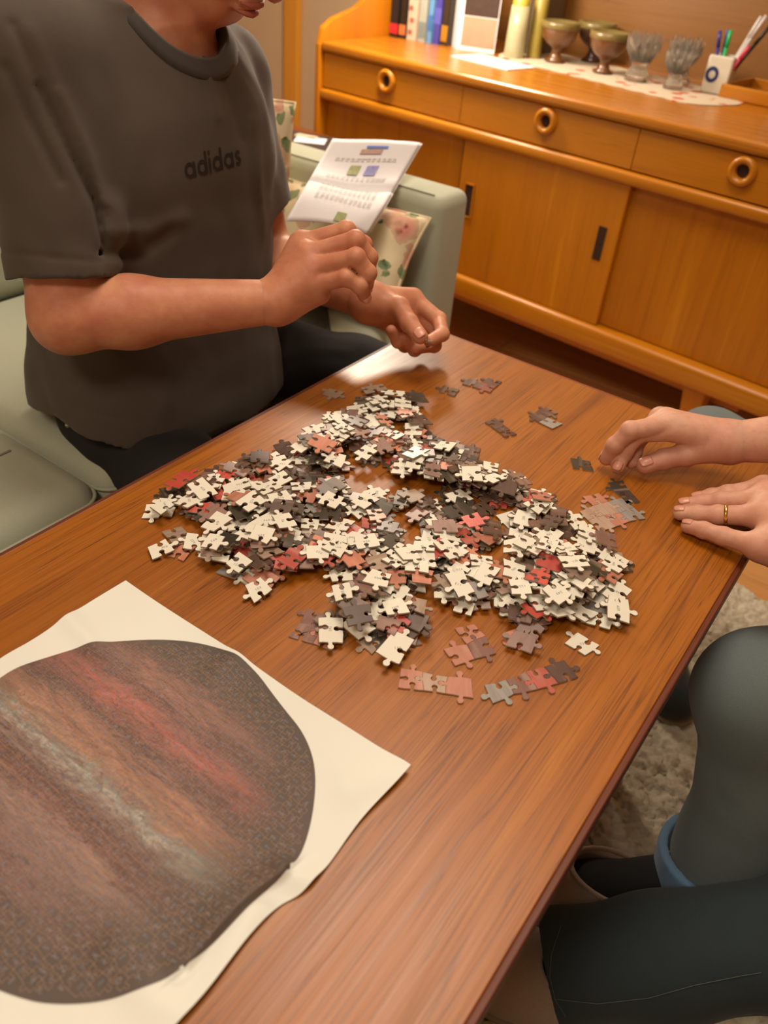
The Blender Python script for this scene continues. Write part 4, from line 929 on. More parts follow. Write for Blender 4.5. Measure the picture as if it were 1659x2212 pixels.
    # socks
    an = at_z(1290, 1922, .088); G = Field(*bounds([cL, an, an + (-.12, -.03, -.05)], .06), .0035)
    put(G, [cone(cL, cL + axc * .05, .045, .040, .02), cone(cL + axc * .05, an, .038, .033, .02), cone(an, an + (-.10, -.03, -.045), .033, .028, .02)]); to_mesh('sock', [G], M['sock'], e, 2)
    G = Field(*bounds([cR, (-.10, 1.10, .04)], .06), .004); put(G, [cone(cR, (-.175, 1.18, .06), .042, .034, .02), cone((-.175, 1.18, .055), (-.10, 1.10, .042), .032, .026, .02)]); to_mesh('sock', [G], M['sock'], e, 2)
    slipper('slipper', (an[0] + .040, an[1] + .016, .016), (an[0] - .205, an[1] - .050, .016), M['felt'], 'beige felt slipper on the black socked foot under the table edge', .046)
    slipper('slipper', (-.20, 1.21, .016), (-.035, 1.045, .016), M['shoe'], 'dark green slipper with a pale sole on the rug behind the blue jeans knee', .042)
person_b()

def person_c():
    e = empty('person', (.45, .30, .44), label='person at the lower right, only a dark indigo jeans leg and slipper in view', cat='person')
    hem = at_z(1205, 2090, .125); k1 = at_d(1800, 2030, .86)
    F = Field((.05 - .13, .02, .03), (.62, .66, .60), .0045)
    put(F, [cone(hem, k1, .060, .068, .03)])
    ax = nrm(k1 - hem); 
    J = Field((-.13, -.02, .03), (.66, .80, .64), .0042)
    h1 = np.array([.50, .42, .49]); h2 = np.array([.50, .22, .49]); k2 = np.array([.20, .17, .47]); f2 = np.array([.10, .20, .13])
    put(J, [cone(hem + ax * .0, hem + ax * .12, .064, .062, .02), cone(hem + ax * .12, k1, .062, .066, .03), cone(k1, h1, .068, .086, .03), ell((.52, .32, .50), (.13, .17, .085), .03), cone(h2, k2, .086, .066, .03), cone(k2, f2, .064, .062, .03)])
    g = J.sub(J.lo, J.lo + J.n * J.res)[1]; x = sum((g[k] - hem[k]) * ax[k] for k in range(3)); near = sum((g[k] - hem[k]) ** 2 for k in range(3)) < .11 ** 2
    J.f = np.where(near, np.maximum(J.f, -x - .006), J.f).astype(np.float32)
    carve(J, [cone(hem - ax * .08, hem + ax * .012, .050, .048, .004)], .004)
    for l, dep, a, w in (([(1560, 1960), (1540, 2040), (1570, 2110)], .92, .003, .010), ([(1480, 1960), (1500, 2060), (1480, 2140)], .92, -.003, .010), ([(1340, 1990), (1400, 2060), (1360, 2140)], .92, .002, .012)): sheet_fold(J, l, dep, a, w)
    wob(J, .0016, 36, .9)
    jm = to_mesh('jeans', [J], M['jeans_dark'], e, 2)
    bv = BVHTree.FromPolygons([x.co + Vector(e.location) for x in jm.data.vertices], [tuple(p.vertices) for p in jm.data.polygons])
    def stitch(px):
        P = []
        for (u0, v0), (u1, v1) in zip(px[:-1], px[1:]):
            for q in range(10):
                t = q / 10; h = bv.ray_cast(Vector(EYE), Vector(at_d(u0 + (u1 - u0) * t, v0 + (v1 - v0) * t, 1) - EYE).normalized())
                if h[0]: P.append(h[0] + h[1] * .0004 - Vector(e.location))
        if len(P) > 2: tube('seam_thread', P, .0004, M['thread'], e, 5)
    stitch([(1212, 2000), (1192, 2060), (1188, 2110), (1200, 2160), (1225, 2200)]); stitch([(1200, 2158), (1290, 2168), (1400, 2156), (1500, 2128), (1600, 2108), (1650, 2100)])
    an = hem + np.array([.035, .008, -.055])
    G = Field(*bounds([hem, an, an + (-.12, .0, -.05)], .06), .0035); put(G, [cone(hem + ax * .03, an, .04, .034, .02), cone(an, an + (-.09, -.01, -.03), .033, .028, .02)]); to_mesh('sock', [G], M['sock'], e, 2)
    G = Field(*bounds([f2, f2 + (-.12, .05, -.1)], .06), .004); put(G, [cone(f2, f2 + (-.01, .01, -.075), .04, .034, .02), cone(f2 + (-.01, .01, -.075), f2 + (-.12, .05, -.09), .032, .026, .02)]); to_mesh('sock', [G], M['sock'], e, 2)
    # upper body, outside the frame
    nb = np.array([.56, .32, .985]); fw = nrm((-.9, .2, -.3)); up = nrm((-.3, 0, .95)); hc = np.array([.53, .33, 1.175]); base, cut, T, R = head_prims(hc, fw, up)
    A = [(np.array([.56, .49, .95]), np.array([.50, .56, .70]), np.array([.33, .47, .60])), (np.array([.56, .15, .95]), np.array([.50, .07, .70]), np.array([.34, .17, .585]))]
    F = Field((.16, .0, .50), (.70, .64, 1.34), .0045); P = [cone(nb, T(0, -.02, -.05), .056, .052, .03)] + base; S = Field((.36, .0, .46), (.74, .64, 1.06), .0048)
    put(S, [loft([(.48, .56, .32, .14, .18), (.65, .57, .32, .13, .175), (.85, .57, .32, .12, .175), (.95, .56, .32, .09, .14), (1.0, .56, .32, .05, .07)], .02, 2.5)])
    for a, b, c in A:
        P += [cone(a, b, .05, .041, .02), cone(b, c, .041, .026, .02)]; put(S, [cone(nb, a, .052, .058, .04), cone(a, a + (b - a) * .6, .062, .057, .03)])
    put(F, [loft([(.52, .56, .32, .10, .14), (.9, .56, .32, .08, .13), (.97, .56, .32, .045, .06)], .02)] + P); carve(F, cut, .006); parts = [F]
    for (a, b, c), sg in ((A[0], 1), (A[1], -1)):
        H = Field(c - (.17, .07, .06), c + (.05, .07, .05), .0022); fs = []
        for q in range(4):
            y = sg * (.030 - .020 * q); m = c + (-.085, y, .004); L = (.030, .034, .032, .026)[q]; fs.append(([m, m + (-L, y * .1, -.006), m + (-L * 1.8, y * .15, -.022)], [.0115, .0098, .0082]))
        fs.append(([c + (-.03, -sg * .02, 0), c + (-.06, -sg * .042, -.004), c + (-.09, -sg * .05, -.012)], [.016, .0125, .0105]))
        make_hand(H, [cone(b, c, .041, .026, .02)] + [cone(c, f[0][0], .022, .0135, .012) for f in fs[:4]], fs); parts.append(H)
    to_mesh('body', parts, M['skin_b'], e, 2); wob(S, .0018, 26, .8); to_mesh('jumper', [S], M['shirt_c'], e, 2); face_bits(e, T, R, 1.0, M['hair'])
    slipper('slipper', (hem[0] + .062, hem[1] + .012, .016), (hem[0] - .17, hem[1] - .012, .016), M['felt'], 'beige felt slipper poking out below the hem of the dark jeans', .050)
    slipper('slipper', (f2[0] + .03, f2[1] - .01, .016), (f2[0] - .19, f2[1] + .06, .016), M['felt'], 'beige felt slipper under the near end of the table, nearest the camera', .046)
person_c()
def stool(x, y, h, label):
    s = empty('stool', (x, y, 0), label=label, cat='stool')
    lathe('seat', [(.17, h - .06), (.185, h - .05), (.19, h - .02), (.17, h), (.05, h + .002)], M['sofa'], s, 36)
    for i in range(4):
        a = math.pi / 4 + i * math.pi / 2; tube('leg', [(.15 * math.cos(a), .15 * math.sin(a), .016), (.11 * math.cos(a), .11 * math.sin(a), h - .058)], [.012, .018], M['table_leg'], s, 12)
stool(.42, .95, .40, 'round mint padded stool carrying the person in washed blue jeans'); stool(.56, .31, .40, 'round mint padded stool carrying the person in dark jeans')

# pendant lamp in the corner behind the sofa arm (above the frame; its glow is the sheen on the table)
wl = empty('pendant_lamp', LAMP, A5, label='frosted glass globe lamp hanging from a cord in the corner by the sofa arm', cat='lamp')
gm = NT('lit_frosted_glass'); gm.b.inputs['Emission Color'].default_value = (1, .84, .66, 1); gm.b.inputs['Emission Strength'].default_value = 90; gm.b.inputs['Base Color'].default_value = (.9, .85, .75, 1)
bm = bmesh.new(); bmesh.ops.create_uvsphere(bm, u_segments=32, v_segments=18, radius=.10); gl = from_bm('globe_shade', bm, gm.m, wl, True); 
lathe('socket_cup', [(.045, .088), (.040, .105), (.022, .14), (.006, .15)], M['gold'], wl, 24); tube('cord', [(0, 0, .145), (0, 0, 2.385 - LAMP[2])], .003, M['dark'], wl); lathe('ceiling_rose', [(.05, 0), (.045, .018), (.01, .02)], M['white'], wl, 24, (0, 0, 2.384 - LAMP[2]))

# ------------------------------------------------------------------ jigsaw geometry
def knob_edge(A, B, sgn, r, n=9):
    """points from A (included) to B (excluded) with one round knob; sgn 0 keeps it plain"""
    A = np.array(A); B = np.array(B); d = B - A; L = np.linalg.norm(d); t = d / L; nn = np.array([-t[1], t[0]])
    if sgn == 0: return [A, A + d * .5]
    c = r.uniform(.38, .62); R = r.uniform(.125, .155) * min(1.25, .021 / L if L > .012 else 1.1); R = max(.10, min(R, .17)); H = R * 1.35 + .045; lean = r.uniform(-.03, .03); bow = r.uniform(-.02, .03)
    out = [(0, 0), (c - R * 2.1, bow)]
    a0 = math.radians(232); a1 = math.radians(-52)
    out.append((c - R * .62, bow + .012))
    for i in range(n): a = a0 + (a1 - a0) * i / (n - 1); out.append((c + lean + R * math.cos(a), H + R * math.sin(a)))
    out += [(c + R * .62, bow + .012), (c + R * 2.1, bow)]
    return [A + t * (x * L) + nn * (y * L * sgn) for x, y in out]
class Lattice:
    def __init__(s, nx, ny, wx, wy, jit, seed, border=0):
        s.nx, s.ny = nx, ny; r = random.Random(seed); s.P = {}
        for i in range(nx + 1):
            for j in range(ny + 1): s.P[i, j] = (i * wx + r.uniform(-jit, jit) * wx, j * wy + r.uniform(-jit, jit) * wy)
        s.H = {}; s.V = {}
        for i in range(nx):
            for j in range(ny + 1): s.H[i, j] = knob_edge(s.P[i, j], s.P[i + 1, j], r.choice((1, -1)) if r.random() > .06 else 0, r)
        for i in range(nx + 1):
            for j in range(ny): s.V[i, j] = knob_edge(s.P[i, j], s.P[i, j + 1], r.choice((1, -1)) if r.random() > .06 else 0, r)
    def piece(s, i, j):
        P = s.P; a = list(s.H[i, j]); b = list(s.V[i + 1, j]); c = (list(s.H[i, j + 1]) + [np.array(P[i + 1, j + 1])])[::-1][:-1]; d = (list(s.V[i, j]) + [np.array(P[i, j + 1])])[::-1][:-1]
        return np.array(a + b + c + d)
def star_piece(r, w=.0225, h=.0205):
    c = np.array([(-w / 2, -h / 2), (w / 2, -h / 2), (w / 2, h / 2), (-w / 2, h / 2)]); sx = r.choice((.82, .95, 1, 1.1, 1.28)); c[:, 0] *= sx; c += np.array([[r.uniform(-.0022, .0022) for _ in range(2)] for _ in range(4)])
    k = r.choice((0, 1)); out = []
    for q in range(4):
        sg = r.choice((1, -1)) if r.random() > .07 else 0
        if r.random() < .7: sg = (-1 if (q % 2) ^ k else 1) if sg else 0     # opposite sides often alike
        out += knob_edge(c[q], c[(q + 1) % 4], sg, r)
    return np.array(out)
TH = .0019
# digit outlines for the printed numbers
def glyphs():
    G = {}
    for ch in '0123456789':
        cu = bpy.data.curves.new('glyph', 'FONT'); cu.body = ch; cu.size = 1; cu.resolution_u = 2; o = bpy.data.objects.new('glyph', cu); COL.objects.link(o); G[ch] = o
    bpy.context.view_layer.update(); dg = bpy.context.evaluated_depsgraph_get(); out = {}
    for ch, o in G.items():
        me = o.evaluated_get(dg).to_mesh(); out[ch] = (np.array([tuple(v.co)[:2] for v in me.vertices]), [tuple(p.vertices) for p in me.polygons]); o.evaluated_get(dg).to_mesh_clear()
    for o in G.values(): cu = o.data; bpy.data.objects.remove(o); bpy.data.curves.remove(cu)
    return out
GL = glyphs()
def number_geo(n, size, rot, c):
    V = []; F = []; x = 0; w = .56
    s_ = str(n); x = -w * len(s_) / 2
    for ch in s_:
        v, f = GL[ch]; k = len(V); V += [(p[0] + x, p[1] - .35) for p in v]; F += [tuple(k + i for i in q) for q in f]; x += w
    ca, sa = math.cos(rot), math.sin(rot); V = np.array(V) * size
    return np.c_[V[:, 0] * ca - V[:, 1] * sa + c[0], V[:, 0] * sa + V[:, 1] * ca + c[1]], F
def piece_geo(poly, number=None, rot=0):
    """print on top (z = TH), card back below (z = 0) with its number; returns verts, faces, material index"""
    n = len(poly); c = poly.mean(0); q = poly - c; sh = q * (1 - .0004 / np.maximum(np.linalg.norm(q, axis=1), 1e-5))[:, None]
    V = [(x, y, 0) for x, y in sh] + [(x, y, .0003) for x, y in q] + [(x, y, TH - .0003) for x, y in q] + [(x, y, TH) for x, y in sh]
    F = [tuple(range(n))[::-1], tuple(range(3 * n, 4 * n))]; mi = [1, 0]
    for lay, m_ in ((0, 2), (1, 2), (2, 0)):
        for i in range(n): F.append((lay * n + i, lay * n + (i + 1) % n, (lay + 1) * n + (i + 1) % n, (lay + 1) * n + i)); mi.append(m_)
    if number is not None:
        v, f = number_geo(number, .0041, rot, (0, 0)); v[:, 0] *= -1; k = len(V); V += [(x, y, -.00006) for x, y in v]; F += [tuple(k + i for i in p) for p in f]; mi += [3] * len(f)
    return V, F, mi
def piece_mesh(name, geo):
    V, F, mi = geo; me = bpy.data.meshes.new(name); me.from_pydata([tuple(map(float, v)) for v in V], [], F); me.polygons.foreach_set('material_index', mi); me.update()
    for m in (M['print'], M['back'], M['card'], M['ink2']): me.materials.append(m)
    return me
TINTS = [('dark olive', (58, 52, 40), .20), ('dark brown', (84, 62, 52), .20), ('mauve brown', (128, 96, 84), .22), ('taupe', (150, 130, 112), .12), ('salmon pink', (190, 124, 100), .13), ('brick red', (184, 76, 64), .07), ('grey', (138, 134, 130), .06)]
def pick_tint(r):
    x = r.random(); 
    for n, c, w in TINTS:
        x -= w
        if x <= 0: break
    j = r.uniform(.88, 1.12); return n, lin(*[min(255, v * j) for v in c])

# height field of the pile
CX0, CY0, CS = -.68, .30, .0015; CN = (460, 520)
HT = np.full(CN, TZ); TOPID = np.full(CN, -1, int)
def inside(poly, X, Y):
    c = np.zeros(X.shape, bool); n = len(poly); j = n - 1
    for i in range(n):
        xi, yi = poly[i]; xj, yj = poly[j]; m = ((yi > Y) != (yj > Y)) & (X < (xj - xi) * (Y - yi) / (yj - yi + 1e-12) + xi); c ^= m; j = i
    return c
def settle(poly, x, y, yaw, maxt=.15):
    """drop an outline on the pile: returns plane (z0, gx, gy) and its cells"""
    ca, sa = math.cos(yaw), math.sin(yaw); P = np.c_[poly[:, 0] * ca - poly[:, 1] * sa + x, poly[:, 0] * sa + poly[:, 1] * ca + y]
    i0, j0 = np.floor((P.min(0) - (CX0, CY0)) / CS).astype(int); i1, j1 = np.ceil((P.max(0) - (CX0, CY0)) / CS).astype(int) + 1
    I, J = np.meshgrid(np.arange(i0, i1), np.arange(j0, j1), indexing='ij'); X = CX0 + I * CS; Y = CY0 + J * CS; m = inside(P, X, Y) & (I >= 0) & (J >= 0) & (I < CN[0]) & (J < CN[1])
    I, J, X, Y = I[m], J[m], X[m] - x, Y[m] - y
    h = HT[I, J]; A = np.c_[np.ones(len(X)), X, Y]; w = 1 + 30 * (h - h.min()) / (np.ptp(h) + 1e-6); co = np.linalg.lstsq(A * w[:, None], h * w, rcond=None)[0]
    g = math.hypot(co[1], co[2]); 
    if g > maxt: co[1:] *= maxt / g
    r = h - (co[1] * X + co[2] * Y); co[0] = r.max() if np.ptp(h) < 1e-6 else max(np.quantile(r, .96), r.max() - .0014)
    return co, (I, J, X, Y)
def stamp(co, cells, pid):
    I, J, X, Y = cells; z = co[0] + co[1] * X + co[2] * Y + TH + .00005; HT[I, J] = np.maximum(HT[I, J], z); TOPID[I, J] = pid
def pose(co, x, y, yaw, up):
    nz = Vector((-co[1], -co[2], 1)).normalized(); R = nz.to_track_quat('Z', 'Y').to_matrix(); 
    a = R @ Vector((1, 0, 0)); base = math.atan2(a.y, a.x); Rz = Matrix.Rotation(yaw - base, 3, nz); M3 = Rz @ R
    T = Matrix.Translation((x, y, co[0])) @ M3.to_4x4()
    if not up: T = T @ Matrix.Translation((0, 0, TH)) @ Matrix.Diagonal((1, -1, -1, 1)).to_4x4()
    return T

# pile outline and bare patches, read off the photograph and laid on the table plane
OUT = [(752, 868), (790, 850), (830, 850), (900, 860), (935, 885), (925, 930), (965, 965), (1000, 1000), (1040, 1015), (1100, 1022), (1150, 1045), (1235, 1058), (1235, 1085), (1185, 1098), (1215, 1112), (1290, 1125), (1325, 1170), (1362, 1195), (1362, 1240), (1350, 1290), (1355, 1340), (1290, 1352), (1268, 1392), (1205, 1385), (1150, 1415), (1105, 1400), (1100, 1360), (1065, 1342), (1000, 1340), (965, 1305), (915, 1300), (912, 1380), (880, 1395), (820, 1390), (770, 1405), (700, 1400), (655, 1375), (690, 1335), (700, 1290), (745, 1265), (690, 1245), (640, 1245), (600, 1262), (560, 1268), (510, 1245), (440, 1212), (335, 1222), (330, 1180), (365, 1150), (385, 1118), (325, 1108), (350, 1065), (420, 1022), (520, 1002), (560, 990), (600, 962), (680, 930), (690, 905), (745, 890)]
HOLES = [[(745, 978), (782, 981), (780, 1000), (800, 1027), (841, 1036), (900, 1050), (951, 1073), (915, 1078), (860, 1052), (800, 1056), (770, 1062), (748, 1030)], [(852, 1098), (882, 1110), (897, 1145), (912, 1188), (888, 1190), (872, 1150)],
         [(1000, 1192), (1085, 1188), (1092, 1206), (1088, 1242), (1062, 1238), (1030, 1205)], [(925, 1245), (960, 1262), (935, 1280)], [(715, 1255), (760, 1262), (750, 1285), (705, 1285)], [(905, 1300), (960, 1310), (955, 1345), (915, 1340)], [(1050, 1350), (1095, 1330), (1100, 1362), (1070, 1362)]]
tz = lambda L: np.array([at_z(u, v, TZ + .003)[:2] for u, v in L])
PO = tz(OUT); PH = [tz(h) for h in HOLES]
def cast_ok(x, y):
    X = np.array([x]); Y = np.array([y]); return inside(PO, X, Y)[0] and not any(inside(h, X, Y)[0] for h in PH)
def project(p):
    q = CM @ (np.array(p) - EYE); return 829.5 + FPX * q[0] / q[2], 1106 + FPX * q[1] / q[2]
r2 = random.Random(21); ITEMS = []     # each: poly, matrix, tintname, tint, up, number
used = set(); GEO = []
def add_piece(x, y, yaw, up, poly=None, number=None, tint=None, maxt=.22, lab=None, nrot=None):
    maxt = min(maxt, .15)
    poly = poly if poly is not None else star_piece(r2); poly = poly - poly.mean(0)
    co, cells = settle(poly, x, y, yaw, maxt)
    tn, tc = tint or pick_tint(r2)
    if not up and number is None:
        number = r2.randint(12, 999)
        while number in used: number = r2.randint(12, 999)
    if number: used.add(number)
    ITEMS.append(dict(poly=poly, T=pose(co, x, y, yaw, up), tn=tn, tc=tc, up=up, number=number, lab=lab, x=x, y=y, nrot=nrot if nrot is not None else r2.uniform(0, 6.28)))
    stamp(co, cells, len(ITEMS) - 1)
for n_ in (103, 112, 736, 800, 309, 320, 440, 728, 738, 578, 769, 770, 163, 164, 448, 274, 339, 321, 732, 991, 904, 85, 136, 602, 774, 609, 249, 118, 45, 849, 990, 172): used.add(n_)
x0, y0 = PO.min(0); x1, y1 = PO.max(0); cnt = 0
TOTAL = 590
while cnt < TOTAL:
    x = r2.uniform(x0, x1); y = r2.uniform(y0, y1)
    if not all(cast_ok(x + a, y + b) for a, b in ((.008, 0), (-.008, 0), (0, .008), (0, -.008))): continue
    u, v = project((x, y, TZ))
    # keep a fringe thinner than the middle
    if cnt > 360:
        e = sum(cast_ok(x + .020 * math.cos(a), y + .020 * math.sin(a)) for a in np.arange(0, 6.2, .78)) / 8
        if r2.random() > e: continue
    pc = .38
    if u < 1000 and v < 960: pc = .46
    if 1080 < u and 1180 < v < 1300: pc = .52
    if 800 < u < 1060 and 1200 < v < 1300: pc = .55
    if u < 900 and v > 1320: pc = .16
    if u > 1100 and v > 1340: pc = .26
    add_piece(x, y, r2.uniform(0, 6.283), r2.random() > pc); cnt += 1
# pieces that can be read off one by one: upturned numbers around the edge and on top
for num, u, v, deg in ((103, 558, 1272, 30), (112, 858, 1407, 0), (736, 738, 1313, -80), (800, 812, 1280, 170), (309, 356, 1182, 10), (163, 332, 1100, -80), (164, 358, 1104, -80), (321, 512, 1238, 150), (320, 990, 1246, 185), (990, 1048, 1270, 190), (728, 1228, 1262, 30), (578, 1215, 1228, 195), (440, 1318, 1240, 240),
                        (770, 1112, 1205, 200), (769, 1144, 1212, 200), (118, 1176, 1222, 210), (849, 966, 1208, 190), (732, 688, 1216, 160), (991, 728, 1205, 190), (904, 790, 1192, 190), (85, 853, 1238, 10), (136, 880, 1222, 10), (602, 852, 1333, 200), (274, 545, 1120, 70), (45, 610, 1158, 80), (339, 565, 1195, 180), (774, 1262, 1384, 10), (609, 1330, 1328, 80), (249, 1196, 1322, 200), (172, 790, 990, 20)):
    p = at_z(u, v, TZ + .006); A = at_z(u, v, TZ); Bp = at_z(u + 40, v, TZ); face = math.atan2(Bp[1] - A[1], Bp[0] - A[0])
    add_piece(p[0], p[1], r2.uniform(0, 6.283), False, number=num, lab=num, nrot=('deg', face + math.radians(deg)))
# single coloured pieces on the bare wood
for u, v, ti, lab in ((1258, 1004, 0, 'single dark olive jigsaw piece lying alone left of the older fingertips'), (966, 845, 1, 'dark brown jigsaw piece in the shadow of the far hands'), (720, 853, 3, 'glinting jigsaw piece alone in the bright sheen near the sofa'), (806, 848, 3, 'jigsaw piece in the sheen at the far tip of the pile')):
    p = at_z(u, v, TZ); n, c, w = TINTS[ti]; add_piece(p[0], p[1], r2.uniform(0, 6.28), True, tint=(n, lin(*c)), lab=lab)

area_px = np.zeros(len(ITEMS)); ids, ct = np.unique(TOPID[TOPID >= 0], return_counts=True)
for i, c in zip(ids, ct):
    it = ITEMS[i]; d = np.linalg.norm(np.array([it['x'], it['y'], TZ]) - EYE); area_px[i] = c / d ** 2 + (1e6 if it['lab'] else 0)
order = np.argsort(-area_px); keep = set(order[:300].tolist())
def region(u, v):
    if v < 960: return 'the far tip'
    if v > 1330: return 'the near fringe'
    if u < 600: return 'the left wing'
    if u > 1120: return 'the right lobe'
    return 'mid pile'
def build_piece(it, parent=None, name='jigsaw_piece'):
    T = it['T']; rot = 0
    if not it['up']:
        if isinstance(it['nrot'], tuple):
            ang = it['nrot'][1]; # wanted direction of the text in the table plane
            ex = T.to_3x3() @ Vector((1, 0, 0)); rot = -(ang - math.atan2(ex.y, ex.x)); rot = math.pi - rot if False else rot
            # local frame is seen mirrored from the back: text is written along local -x after mirroring
            V2 = T.to_3x3().inverted() @ Vector((math.cos(ang), math.sin(ang), 0)); rot = math.atan2(V2.y, -V2.x)
        else: rot = it['nrot']
    me = piece_mesh('jigsaw_piece', piece_geo(it['poly'], it['number'] if not it['up'] else None, rot))
    o = bpy.data.objects.new(name, me); COL.objects.link(o); o.matrix_world = T; o.color = it['tc']; return o
WORDS = 'zero one two three four five six seven eight nine'.split()
spell = lambda n: ' '.join(WORDS[int(c)] for c in str(n))
KN = [(i, ITEMS[i]) for i in sorted(keep) if not ITEMS[i]['up']]; SEEN = set()
def piece_label(i, it):
    u, v = project(it['T'].translation)
    if isinstance(it['lab'], str): return it['lab']
    if not it['up']: return 'cream piece back printed with the number %s in %s' % (spell(it['number']), region(u, v))
    near = sorted(KN, key=lambda q: (q[1]['x'] - it['x']) ** 2 + (q[1]['y'] - it['y']) ** 2)[:6]
    for _, q in near:
        qu, qv = project(q['T'].translation); side = ('left' if u < qu else 'right') if abs(u - qu) > abs(v - qv) else ('beyond' if v < qv else 'below')
        side = {'left': 'left of', 'right': 'right of', 'beyond': 'just beyond', 'below': 'just below'}[side]
        l = '%s piece, print side up, %s the cream back numbered %s' % (it['tn'], side, spell(q['number']))
        if l not in SEEN: break
    SEEN.add(l); return l
MV, MF, MI, MC = [], [], [], []
for i, it in enumerate(ITEMS):
    if i in keep:
        o = build_piece(it); lab = piece_label(i, it)
        tag(o, lab, 'puzzle piece', 'loose jigsaw pieces heaped on the coffee table')
    elif area_px[i] > 0 or True:
        V, F, mi = piece_geo(it['poly'], it['number'] if (not it['up'] and area_px[i] > 0) else None, it['nrot'] if not isinstance(it['nrot'], tuple) else 0)
        k = len(MV); MV += [tuple(it['T'] @ Vector(v)) for v in V]; MF += [tuple(k + q for q in f) for f in F]; MI += mi; MC += [it['tc']] * len(V)
o = mesh('jigsaw_pieces', MV, MF, [M['print_attr'], M['back'], M['card'], M['ink2']]); o.data.polygons.foreach_set('material_index', MI)
ca = o.data.color_attributes.new('tint', 'FLOAT_COLOR', 'POINT'); ca.data.foreach_set('color', np.array(MC, np.float32).ravel())
tag(o, 'remaining jigsaw pieces buried in and peeping out of the heap on the coffee table', 'puzzle pieces', kind='stuff')

# joined groups of pieces: one thing each, pieces as parts
LT = Lattice(12, 12, .0215, .0195, .10, 3)
def cluster(u, v, cells, deg, tints, label, clip=None):
    c = at_z(u, v, TZ); P = [LT.piece(i, j) for i, j in cells]
    if clip: # round outer rim of the disc puzzle
        cc, R = clip; P = [np.array([p if np.linalg.norm(p - cc) < R else cc + (p - cc) * R / np.linalg.norm(p - cc) for p in q]) for q in P]
    m = np.concatenate(P).mean(0); e = empty('joined_jigsaw_pieces', (c[0], c[1], TZ + .00005), math.radians(deg), label=label, cat='puzzle pieces', group='small groups of joined jigsaw pieces')
    for q, ti in zip(P, tints):
        cc = q.mean(0); q2 = (q - cc) * .992
        me = piece_mesh('piece', piece_geo(q2)); o = bpy.data.objects.new('piece', me); COL.objects.link(o); o.parent = e; o.location = (*(cc - m), 0); o.color = lin(*ti)
sal, tau, mau, red, gry, drk, brn = (186, 126, 104), (176, 150, 130), (128, 92, 82), (180, 92, 78), (150, 146, 140), (62, 54, 44), (92, 66, 58)
cluster(1316, 1108, [(0, 0), (1, 0), (2, 0), (0, 1), (1, 1), (2, 1), (1, 2)], 62, [tau, sal, gry, tau, tau, gry, sal], 'round edged group of joined pale jigsaw pieces right of the pile', None)
cluster(932, 1475, [(3, 0), (4, 0), (5, 0)], 30, [sal, tau, sal], 'row of joined beige pink jigsaw pieces nearest the poster corner')
cluster(1147, 1476, [(0, 4), (1, 4), (2, 4), (3, 4)], 60, [gry, mau, red, brn], 'row of four joined jigsaw pieces in grey, red and brown, nearest the camera')
cluster(1016, 1394, [(4, 4), (5, 4), (5, 5)], 60, [sal, mau, sal], 'joined pink striped jigsaw pieces below the middle of the pile')
cluster(1174, 901, [(6, 0), (6, 1), (7, 1)], 78, [gry, brn, brn], 'joined grey and brown jigsaw pieces towards the sideboard, right one')
cluster(1082, 926, [(8, 0), (9, 0)], -20, [brn, (96, 56, 44)], 'joined dark red brown jigsaw pieces between the pile and the sideboard')
cluster(1044, 832, [(8, 2), (9, 2), (9, 3)], 10, [brn, (140, 74, 64), brn], 'joined brown red jigsaw pieces nearest the far table edge')
cluster(998, 982, [(6, 4), (7, 4), (6, 5), (7, 5)], 20, [brn, drk, gry, brn], 'block of four joined brown jigsaw pieces at the far right of the pile')
cluster(1340, 1063, [(8, 5), (9, 5)], -38, [drk, (78, 66, 56)], 'two joined dark jigsaw pieces between the pile and the ringed hand')
cluster(840, 1372, [(2, 7), (3, 7), (2, 8), (3, 8)], 60, [drk, drk, drk, (70, 60, 46)], 'block of joined dark olive jigsaw pieces above the piece numbered 112')
cluster(692, 1362, [(5, 7), (6, 7), (5, 8), (6, 8)], 15, [mau, sal, mau, red], 'block of joined mauve and salmon jigsaw pieces at the near left of the pile')
# the piece held by the person on the sofa
q = star_piece(random.Random(4)); me = piece_mesh('jigsaw_piece', piece_geo(q - q.mean(0))); o = bpy.data.objects.new('jigsaw_piece', me); COL.objects.link(o); o.color = lin(150, 130, 118)
c = at_d(910, 737, 1.108); zx = nrm((1, .2, 0)); zz = nrm(np.array([-.25, .50, .83])); xx = nrm(zx - zz * (zx @ zz)); yy = np.cross(zz, xx)
o.matrix_world = Matrix(((xx[0], yy[0], zz[0], c[0]), (xx[1], yy[1], zz[1], c[1]), (xx[2], yy[2], zz[2], c[2]), (0, 0, 0, 1)))
tag(o, 'jigsaw piece held edge on between thumb and forefinger of the far hand', 'puzzle piece', 'loose jigsaw pieces heaped on the coffee table')

